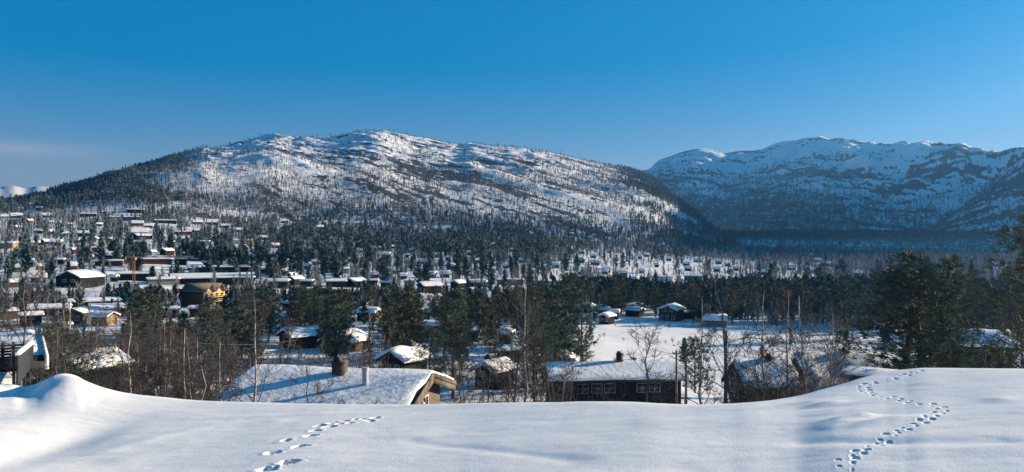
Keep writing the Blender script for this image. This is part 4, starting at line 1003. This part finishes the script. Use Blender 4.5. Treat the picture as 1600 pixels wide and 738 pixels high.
# ---------------------------------------------------------------- trees
def place(kind, px, ytop, r, label, group, cat, zoff=-.15, rz=None, sx=1.0, hmin=1.0):
    th, c = ray(px); x, y = r*math.sin(th), r*math.cos(th)
    z = float(height_pairs([x], [y])[0])
    h = max(hmin, row_z(px, ytop, r)-z)
    return kind.put(x, y, z+zoff, h-zoff, label, cat, group, TR, rz, sx)
N_PINE = N_BIRCH = 0
NB = []
def birch(k, px, yt, r, label=None, group=None, sx=1.0, rz=None):
    global N_BIRCH; N_BIRCH += 1
    place((BIRCH_HI if r < 72 else BIRCH_MID)[k % (6 if r < 72 else 4)], px, yt, r, label, group, 'birch', rz=rz, sx=sx)
def pine(k, px, yt, r, label=None, group=None, sx=1.0, hi=None):
    global N_PINE; N_PINE += 1
    K = PINE_HI[k % 3] if (r < 95 if hi is None else hi) else PINE_MID[k % 6]
    place(K, px, yt, r, label, group, 'pine', sx=sx)

# trees one can name
birch(4, 38, 430, 29, 'big dark leafless birch with spreading limbs above the terrace screen', sx=1.2)
birch(0, 197, 490, 37, 'slender birch with a bright white trunk right of the snow mound')
birch(2, 107, 476, 41, 'tall thin birch behind the snow mound, left of the white-trunked one')
birch(0, 388, 468, 41, 'dark-stemmed birch standing before the left end of the long near roof')
birch(4, 481, 548, 40, 'small crooked birch in front of the long near roof, left of its chimney')
birch(1, 779, 438, 39, 'tall birch with a crooked crown right of the near cabin gable')
birch(2, 816, 436, 41, 'tallest straight birch with a white stem in the centre of the view')
birch(4, 1010, 510, 34, 'twisted bare tree leaning right before the turf-roofed cabin', sx=1.25)
birch(2, 1098, 462, 36, 'thin birch left of the thick weathered pole')
birch(3, 1170, 428, 36, 'tall dense twin-stemmed birch before the black gabled cabin', sx=1.15)
birch(2, 1188, 446, 41, 'birch close behind the dense twin-stemmed one')
birch(0, 1236, 454, 37, 'straight dark birch above the bushes between the two near right cabins')
birch(5, 1268, 462, 36, 'three-stemmed birch beside the domed snow roof')
birch(4, 1302, 492, 33, 'leaning bare birch in front of the domed snow roof')
pine(0, 1409, 416, 60, 'left pine of the big clump, its low boughs reaching out over the snow', sx=1.5)
pine(1, 1437, 398, 63, 'tallest pine of the big right clump', sx=1.25)
pine(2, 1474, 405, 65, 'right pine of the big clump behind the bare shrubs', sx=1.05)
pine(2, 1628, 334, 50, 'huge pine cut by the right edge of the view', sx=.85)
pine(0, 1606, 430, 70, 'hazy pine tucked under the huge edge pine', sx=.75)
pine(0, 76, 512, 38, 'bushy olive-green pine beside the terrace house roof', sx=1.5)
pine(2, 1328, 545, 70, 'little conifer beside the domed snow roof', hi=True)
pine(1, 906, 540, 84, 'short pine at the edge of the meadow by the small snowy gable', sx=1.3)
pine(0, 993, 560, 92, 'small spruce on the meadow edge behind the turf roof, the left one of two'); pine(1, 1005, 563, 92, 'small spruce on the meadow edge behind the turf roof, the right one of two')
pine(1, 707, 470, 92, 'broad pine left of the tall birches, in front of the dark timber cabin')
pine(2, 868, 448, 98, 'tall dark pine above the small cabin behind the turf roof', sx=1.1)
pine(0, 836, 470, 88, 'dark pine between the tallest birch and the turf roof', sx=1.1)
pine(1, 672, 512, 84, 'green pine overlapping the eave of the dark timber cabin', sx=1.1)

# thickets of birches nobody could tell apart
def thicket(n, xa, xb, ra, rb, h0, h1, label, group, kinds=(1,3,5,4,2), avoid=None, top=None):
    for i in range(n):
        px = TR.uniform(xa, xb); r = TR.uniform(ra, rb); th, c = ray(px)
        x, y = r*math.sin(th), r*math.cos(th); z = float(height_pairs([x], [y])[0]); h = TR.uniform(h0, h1)
        yt = CY-F*(z+h)/(r*c)
        if top is not None and yt < top-TR.uniform(-25, 12): h = max(2.2, -(top-CY+TR.uniform(-10, 25))*r*c/F-z)
        if avoid and any(a < px < b for a, b in avoid): continue
        k = kinds[i % len(kinds)]
        K = BIRCH_HI[k % 6] if r < 66 else BIRCH_MID[k % 4]
        K.put(x, y, z-.15, h, label, 'birch', group, TR); NB.append(i)
thicket(64, 88, 345, 36, 74, 5.5, 9.5, 'bare reddish-brown birch in the dense thicket behind the snow mound', 'birches of the left thicket', top=505)
thicket(34, 330, 640, 58, 92, 5, 8, 'bare birch in the line behind the long near roof', 'birches behind the long near roof', top=512)
thicket(9, 640, 880, 40, 66, 4, 7, 'bare birch beside the two tall central birches', 'birches around the central pair', top=530)
thicket(12, 700, 900, 66, 100, 4, 7, 'bare birch in the scrub beyond the central birches', 'birches beyond the central pair', top=505)
thicket(10, 1145, 1300, 31, 44, 3.5, 5.5, 'low bare birch in the dark bushes of the right cabins', 'low birches at the right cabins', top=535)
thicket(10, 1290, 1600, 60, 100, 4, 7, 'bare birch around the right pine clump', 'birches around the right pines', top=500)
thicket(8, 0, 90, 34, 60, 4, 8, 'bare birch beyond the terrace house', 'birches beyond the terrace house', top=480)
def shrubs(n, xa, xb, ra, rb, h0, h1, label, group):
    for i in range(n):
        px = TR.uniform(xa, xb); r = TR.uniform(ra, rb); th, c = ray(px); x, y = r*math.sin(th), r*math.cos(th); z = float(height_pairs([x], [y])[0])
        SHRUB[i % 3].put(x, y, z-.1, TR.uniform(h0, h1), label, 'shrub', group, TR)
shrubs(38, 850, 1090, 34, 52, 2.6, 4.2, 'leafless shrub in front of the turf-roofed cabin', 'shrubs before the turf-roofed cabin')
shrubs(30, 1130, 1270, 30, 44, 2.2, 3.9, 'leafless shrub crowding the two near right cabins', 'shrubs at the right cabins')
shrubs(22, 1395, 1610, 40, 60, 3.0, 5.2, 'pale twiggy shrub under the right pines', 'shrubs under the right pines')
shrubs(9, 420, 640, 34, 40, 2.6, 3.6, 'leafless shrub in front of the long near roof', 'shrubs before the long near roof')
shrubs(40, 90, 345, 32, 60, 2.0, 3.6, 'leafless undergrowth shrub in the left birch thicket', 'shrubs of the left thicket')
shrubs(14, 690, 880, 36, 60, 2.2, 3.4, 'leafless shrub at the foot of the central birches', 'shrubs at the central birches')

# ---- the wider woods: candidate points with a density, then the largest become single trees
def sector(n, ra, rb, rng, pa=-120, pb=1720):
    ta, tb_ = math.atan((pa-CX)/F), math.atan((pb-CX)/F)
    th = rng.uniform(ta, tb_, n); r = np.sqrt(rng.uniform(ra*ra, rb*rb, n))
    x, y = r*np.sin(th), r*np.cos(th)
    return x, y, r, CX+F*np.tan(th), np.cos(th)
def house_clear(px, r, top, rng, keep=.12):
    ok = np.ones(len(px), bool); u = rng.uniform(0, 1, len(px))
    for hx, hw_, y0, y1, R in HOUSES:
        m = (np.abs(px-hx) < hw_+(.8 if hw_ > 12 else .45)*F/r) & (r < R+4) & (r > R*.3-5) & (top < y1) & (u > (keep*.8 if hw_ > 8 else keep*1.3))
        ok &= ~m
        d = (np.abs(px-hx)*r/F < hw_*R/F+1.5) & (np.abs(r-R) < 5)
        ok &= ~d
    return ok
def bump(v, a, b, s): return sstep(a-s, a+s, v)*(1-sstep(b-s, b+s, v))
def field(px, r): 
    return bump(px, 905, 1440, 18)*bump(r, 108, 228, 7)
def row_of(z, r, c): return CY-F*z/(r*c)

rng = np.random.default_rng(5)
# valley pines
x, y, r, px, c = sector(60000, 104, 930, rng)
z = height_pairs(x, y)
clump = vnoise(x/45, y/45, 301)*.7+vnoise(x/16, y/16, 302)*.3
d = np.where(r < 450, .40, .26)
d += .75*bump(px, 190, 900, 40)*bump(r, 120, 310, 20)*(.35+.9*(clump > .42))
d += 2.2*bump(px, 840, 1450, 20)*bump(r, 292, 420, 10)
d += .35*bump(px, 1440, 1700, 20)*bump(r, 150, 420, 20)
d += .45*bump(px, 400, 900, 60)*bump(r, 560, 930, 30)
d += .5*(clump > .56)*bump(r, 300, 930, 30)*(1-bump(px, 870, 1180, 30)*bump(r, 430, 700, 20)*.8)
d *= 1-.97*field(px, r)
d *= 1-.85*bump(px, 1480, 1800, 12)*(r < 230)
d *= 1-.35*sstep(450, 560, r)
d += .45*bump(px, 880, 1420, 20)*bump(r, 232, 292, 8)
d *= 1-.7*bump(px, 870, 1190, 20)*bump(r, 425, 720, 15)
d *= 1-.25*bump(px, -200, 420, 40)*bump(r, 330, 900, 30)
d *= 1-.8*bump(px, 1130, 1700, 30)*bump(r, 430, 930, 30)
keep = rng.uniform(0, 1, len(x)) < d*(.34+.2*(px < 430))
x, y, r, px, c, z = [a[keep] for a in (x, y, r, px, c, z)]
h = np.clip(rng.normal(8.6, 2.2, len(x)), 3.5, 13.5)*(1-.25*sstep(420, 900, r))*(1-.12*bump(px, 840, 1450, 20)*bump(r, 280, 430, 10))
lim = np.where((px > 262) & (px < 378) & (r < 243), 467+rng.normal(0, 4, len(x)), np.where((px < 200) & (r < 165), 502+rng.normal(0, 8, len(x)), np.where((px < 860) & (r < 330), np.where(px > 440, 447, 451)+rng.normal(0, 6, len(x)), np.where((px >= 850) & (r > 275) & (r < 440), 437+rng.normal(0, 4, len(x)), 0))))
hm = -(lim-CY)/F*r*c-z
h = np.where(lim > 0, np.where(hm < 2.2, 0, np.minimum(h, np.maximum(hm, 2.2))), h*np.where(px < 440, .86, 1))
k0 = h > 0; x, y, r, px, c, z, h = [a[k0] for a in (x, y, r, px, c, z, h)]
k2 = house_clear(px, r, row_of(z+h, r, c), rng)
x, y, r, px, c, z, h = [a[k2] for a in (x, y, r, px, c, z, h)]
size = h/r; order = np.argsort(-size)
n1 = 300-N_PINE-2
print('valley pines', len(x), 'singles to r', r[order[:n1]].max())
def zone(px, r):
    if px < 200: return 'in the left valley among the lodges'
    if px < 640: return 'in the dark wood between the thicket and the village row'
    if px < 900: return 'in the central wood above the near cabins'
    if r > 280: return 'in the pine belt across the valley floor'
    return 'beside the open meadow' if px < 1400 else 'in the hazy wood behind the right pine clump'
for i in order[:n1]:
    zn = zone(px[i], r[i])
    PINE_MID[int(TR.integers(0, 6))].put(x[i], y[i], z[i]-.2, h[i], 'dark green pine '+zn, 'pine', 'pines '+zn, TR, None, TR.uniform(.85, 1.15))
rest = order[n1:]
SP = [small_pine(600+i, 90, (.2,.24,.18,.27)[i]) for i in range(4)]
M_PINEF = mat('far_pine_needles', (.055,.090,.092), .8, .1, (.06, .45, (1,1,1)))
near = rest[r[rest] < 480]; farr = rest[r[rest] >= 480]
def stuff(o, label, cat): tag(o, label, cat)
o = scatter_mesh('pine_wood', SP, np.column_stack([x, y, z-.2])[near], h[near], [M_PINEF], rng, 1.0); stuff(o, 'dark pine wood covering the valley floor', 'wood')
SPF = [small_pine(620+i, 40, (.2,.25,.22,.28)[i]) for i in range(4)]
o = scatter_mesh('hillside_pine_wood', SPF, np.column_stack([x, y, z-.2])[farr], h[farr], [M_PINEF], rng, 1.0); stuff(o, 'scattered pines of the far village slopes', 'wood')

# low scrub along the meadow edges
for i in range(30):
    px_ = TR.uniform(905, 1130) if i < 22 else TR.uniform(1130, 1400); r_ = (TR.normal(178, 4) if i % 2 else TR.normal(214, 7)); th_, c_ = ray(px_); x_, y_ = r_*math.sin(th_), r_*math.cos(th_)
    SHRUB[i % 3].put(x_, y_, float(height_pairs([x_], [y_])[0])-.1, TR.uniform(.8, 1.9), 'twiggy scrub along the tracks of the open meadow', 'shrub', 'scrub of the open meadow', TR)
# valley birches
x, y, r, px, c = sector(60000, 104, 960, rng)
z = height_pairs(x, y)
clump = vnoise(x/40, y/40, 311)*.65+vnoise(x/14, y/14, 312)*.35
d = .30+.75*(clump > .55)
d = d+.5*bump(px, 1130, 1700, 40)*bump(r, 440, 960, 30)+.4*bump(px, 300, 900, 50)*bump(r, 450, 930, 30)
d *= 1-.975*field(px, r)
d *= 1-.55*bump(px, 880, 1200, 20)*bump(r, 425, 700, 15)
d *= 1-.4*bump(px, -200, 420, 40)*bump(r, 330, 900, 30)
keep = rng.uniform(0, 1, len(x)) < d*(.42+.2*(px < 430))
x, y, r, px, c, z = [a[keep] for a in (x, y, r, px, c, z)]
h = np.clip(rng.normal(6.0, 1.4, len(x)), 2.5, 9)
k2 = house_clear(px, r, row_of(z+h, r, c), rng, .2) & ~((px > 288) & (px < 362) & (r > 110) & (r < 250) & (row_of(z+h, r, c) < 470))
x, y, r, px, c, z, h = [a[k2] for a in (x, y, r, px, c, z, h)]
order = np.argsort(-(h/r)); n1 = max(0, 300-N_BIRCH-len(NB)-4)
print('valley birches', len(x), 'singles', n1, 'to r', r[order[:n1]].max())
def zoneb(px, r):
    if px < 330: return 'among the lodges of the left valley'
    if px < 900: return 'between the pines of the central wood'
    return 'at the edge of the open meadow' if px < 1400 else 'in the hazy wood behind the right pine clump'
for i in order[:n1]:
    zn = zoneb(px[i], r[i])
    BIRCH_MID[int(TR.integers(0, 4))].put(x[i], y[i], z[i]-.15, h[i], 'bare grey-brown birch '+zn, 'birch', 'birches '+zn, TR)
rest = order[n1:]
SB = [small_birch(640+i, 46, (.26,.3,.22,.34)[i]) for i in range(4)]
SBF = [small_birch(650+i, 22, (.26,.3,.22,.34)[i], .06) for i in range(4)]
near = rest[r[rest] < 430]; farr = rest[r[rest] >= 430]
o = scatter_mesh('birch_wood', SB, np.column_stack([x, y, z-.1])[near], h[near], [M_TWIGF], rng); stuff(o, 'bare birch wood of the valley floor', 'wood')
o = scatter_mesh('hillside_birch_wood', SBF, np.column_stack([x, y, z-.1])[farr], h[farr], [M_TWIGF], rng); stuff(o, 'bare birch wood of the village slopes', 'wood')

# knee-high to head-high scrub that breaks up the open snow
x, y, r, px, c = sector(42000, 100, 950, rng)
cl = vnoise(x/24, y/24, 341)*.6+vnoise(x/8, y/8, 342)*.4
k = (rng.uniform(0, 1, len(x)) < np.clip((cl-.38)*3, 0, 1)*(1-.985*field(px, r))*(1-.5*sstep(300, 600, r)))
x, y, r, px, c = [a[k] for a in (x, y, r, px, c)]
hs_ = np.clip(rng.normal(1.7, .7, len(x)), .6, 3.4)
k2 = house_clear(px, r, row_of(height_pairs(x, y)+hs_, r, c), rng, .3); x, y, hs_ = x[k2], y[k2], hs_[k2]
SC = [small_birch(680+i, 16, (.5,.65,.45)[i], .05) for i in range(3)]
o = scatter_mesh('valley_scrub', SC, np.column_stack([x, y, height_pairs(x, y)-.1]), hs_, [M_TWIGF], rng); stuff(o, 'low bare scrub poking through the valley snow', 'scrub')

# mountain woods
x, y, r, px, c = sector(190000, 880, 2050, rng)
z = height_pairs(x, y)
inL = px < 1150
el = np.clip((CY-row_of(z, r, c))/150, 0, 1.2)            # 0 at the foot, 1 near the skyline
streak = fbm((.77*x+.64*y)/60, (.64*x-.77*y)/260, 4, 321)
leftwood = 1-sstep(190, 330, px)
dp = np.where(inL, .5*np.exp(-el*2.6)+3.2*leftwood*(el < 1.3)+4*bump(px, 990, 1240, 40)*(r < 1980)+.04, .10+.25*sstep(1500, 1750, r))  # conifers packed denser on the right flank to stand in for its cast shade
db = np.where(inL, 1.2*(1-sstep(.5, .9, el+.22*streak))+.09, .62)
dp *= np.clip(.6+1.3*streak, .1, 1.6); db *= np.clip(.75+1.2*streak, .12, 1.6)
u = rng.uniform(0, 1, len(x))
kp = u < dp*.19; kb = (~kp) & (rng.uniform(0, 1, len(x)) < db*.66)
hp = np.clip(rng.normal(6.5, 1.8, len(x)), 2.5, 11); hb = np.clip(rng.normal(4.6, 1.2, len(x)), 2, 7.5)
print('mountain pines', kp.sum(), 'birches', kb.sum())
V0 = [small_pine(660+i, 22, (.22,.26,.3)[i]) for i in range(3)]; V1 = [small_birch(670+i, 12, (.3,.36,.26)[i], .085) for i in range(3)]
P = np.column_stack([x, y, z-.2])
o = scatter_mesh('mountain_pine_wood', V0, P[kp], hp[kp], [M_PINEF], rng); stuff(o, 'dark conifers on the left mountain', 'wood')
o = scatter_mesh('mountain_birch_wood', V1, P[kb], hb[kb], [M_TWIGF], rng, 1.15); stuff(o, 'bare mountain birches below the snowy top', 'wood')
# right mountain
x, y, r, px, c = sector(190000, 1300, 3100, rng, 960, 1720)
z = height_pairs(x, y); rowv = row_of(z, r, c)
n_ = vnoise(x/120, y/120, 331)*.6+vnoise(x/40, y/40, 332)*.4
hi_ = sstep(250, 370, rowv)                                 # thins out upwards
d = np.clip(hi_*1.3*(1-.55*sstep(1280, 1420, px)*(1-sstep(360, 380, rowv)))+.5*(n_-.5), 0, 1.2)*(rowv > 238)
d *= 1-.6*sstep(338, 364, rowv)
k = rng.uniform(0, 1, len(x)) < d*.42
hh = np.clip(rng.normal(8, 2.2, len(x)), 3, 13)
kb = k & (rng.uniform(0, 1, len(x)) < .45); kp = k & ~kb
print('right mountain', k.sum())
P = np.column_stack([x, y, z-.2])
o = scatter_mesh('far_mountain_pine_wood', V0, P[kp], hh[kp], [M_PINEF], rng, 1.25); stuff(o, 'dark wood on the shaded right mountain', 'wood')
o = scatter_mesh('far_mountain_birch_wood', V1, P[kb], hh[kb]*.8, [M_TWIGF], rng, 1.2); stuff(o, 'birch wood on the shaded right mountain', 'wood')
# ---------------------------------------------------------------- light, air, camera
w = bpy.data.worlds.new('World'); sc.world = w; w.use_nodes = True
nt = w.node_tree; bg = nt.nodes['Background']
sky = nt.nodes.new('ShaderNodeTexSky'); sky.sky_type = 'NISHITA'; sky.sun_disc = False
sky.sun_elevation = SUN_EL; sky.sun_rotation = SUN_AZ
sky.altitude = 900; sky.air_density = 1.0; sky.dust_density = .35; sky.ozone_density = 2.2
sp_ = nt.nodes.new('ShaderNodeSeparateColor'); sp_.mode = 'HSV'; cb_ = nt.nodes.new('ShaderNodeCombineColor'); cb_.mode = 'HSV'
def mth(op, *v):
    n = nt.nodes.new('ShaderNodeMath'); n.operation = op
    for i_, q in enumerate(v):
        if isinstance(q, (int, float)): n.inputs[i_].default_value = q
        else: nt.links.new(q, n.inputs[i_])
    return n.outputs[0]
nt.links.new(sky.outputs['Color'], sp_.inputs['Color'])
nt.links.new(mth('ADD', mth('MULTIPLY', sp_.outputs[0], .25), SKY_HUE*.75), cb_.inputs[0])
nt.links.new(mth('MINIMUM', mth('MULTIPLY', sp_.outputs[1], SKY_SAT), 1.0), cb_.inputs[1])
nt.links.new(mth('MINIMUM', sp_.outputs[2], mth('MULTIPLY', mth('POWER', mth('DIVIDE', sp_.outputs[2], 3.3), SKY_POW), 3.3)), cb_.inputs[2])
# one thin streak of cloud low in the sky to the left
gc = nt.nodes.new('ShaderNodeNewGeometry'); sx_ = nt.nodes.new('ShaderNodeSeparateXYZ'); nt.links.new(gc.outputs['Incoming'], sx_.inputs[0])
mp_ = nt.nodes.new('ShaderNodeMapping'); mp_.inputs['Scale'].default_value = (5, 5, 60); nt.links.new(gc.outputs['Incoming'], mp_.inputs['Vector'])
nz_ = nt.nodes.new('ShaderNodeTexNoise'); nz_.inputs['Scale'].default_value = 1.0; nz_.inputs['Detail'].default_value = 4; nt.links.new(mp_.outputs[0], nz_.inputs['Vector'])
el_ = mth('ABSOLUTE', sx_.outputs[2]); ax_ = mth('ABSOLUTE', sx_.outputs[0])
band = mth('POWER', 2.718, mth('MULTIPLY', mth('POWER', mth('DIVIDE', mth('SUBTRACT', el_, .091), .006), 2.0), -.5))
side = mth('MULTIPLY', mth('GREATER_THAN', sx_.outputs[0], 0.0), mth('MINIMUM', 1.0, mth('MAXIMUM', 0.0, mth('DIVIDE', mth('SUBTRACT', ax_, .42), .09))))
fac = mth('MULTIPLY', mth('MULTIPLY', band, side), mth('MULTIPLY', nz_.outputs['Fac'], .75))
mc_ = nt.nodes.new('ShaderNodeMix'); mc_.data_type = 'RGBA'; nt.links.new(fac, mc_.inputs['Factor']); nt.links.new(cb_.outputs['Color'], mc_.inputs['A']); mc_.inputs['B'].default_value = (3.6, 3.7, 4.3, 1)
nt.links.new(mc_.outputs['Result'], bg.inputs['Color'])
bg.inputs['Strength'].default_value = SKY_STR
ld = bpy.data.lights.new('sun', 'SUN'); ld.energy = SUN_STR; ld.angle = math.radians(.5); ld.color = SUN_COL
lo = bpy.data.objects.new('sun', ld); col.objects.link(lo); lo.rotation_euler = SUN.to_track_quat('Z', 'Y').to_euler(); lo.location = (60, 30, 60)
if HAZE > 0:
    me = bpy.data.meshes.new('haze')
    x0, x1, y0, y1, z0, z1 = -9800, 9800, -9800, 9800, float(TERRAIN_MIN)-1.0, 430.0
    vs = [(x, y, z) for z in (z0, z1) for y in (y0, y1) for x in (x0, x1)]
    me.from_pydata(vs, [], [(0,2,3,1),(4,5,7,6),(0,1,5,4),(2,6,7,3),(0,4,6,2),(1,3,7,5)])
    ho = bpy.data.objects.new('haze', me); col.objects.link(ho); ho['kind'] = 'stuff'
    m = bpy.data.materials.new('haze_air'); m.use_nodes = True; t = m.node_tree
    t.nodes.remove(t.nodes['Principled BSDF'])
    v = t.nodes.new('ShaderNodeVolumePrincipled'); v.inputs['Color'].default_value = HAZE_COL; v.inputs['Density'].default_value = HAZE; v.inputs['Anisotropy'].default_value = HAZE_G
    t.links.new(v.outputs['Volume'], t.nodes['Material Output'].inputs['Volume'])
    me.materials.append(m)
cd = bpy.data.cameras.new('camera'); co_ = bpy.data.objects.new('camera', cd); col.objects.link(co_)
cd.sensor_fit = 'HORIZONTAL'; cd.sensor_width = 36; cd.lens = 36*F/1600; cd.clip_start = .1; cd.clip_end = 60000
co_.location = (0, 0, 0); co_.rotation_euler = (math.radians(90), 0, 0)
sc.camera = co_
vs_ = sc.view_settings
vs_.view_transform = 'Standard'; vs_.look = 'None'; vs_.gamma = 1; vs_.use_curve_mapping = False; vs_.exposure = EXPOSURE
sc.cycles.max_bounces = 6; sc.cycles.diffuse_bounces = 3; sc.cycles.glossy_bounces = 2; sc.cycles.volume_bounces = 0; sc.cycles.transparent_max_bounces = 12
sc.cycles.use_denoising = DENOISE
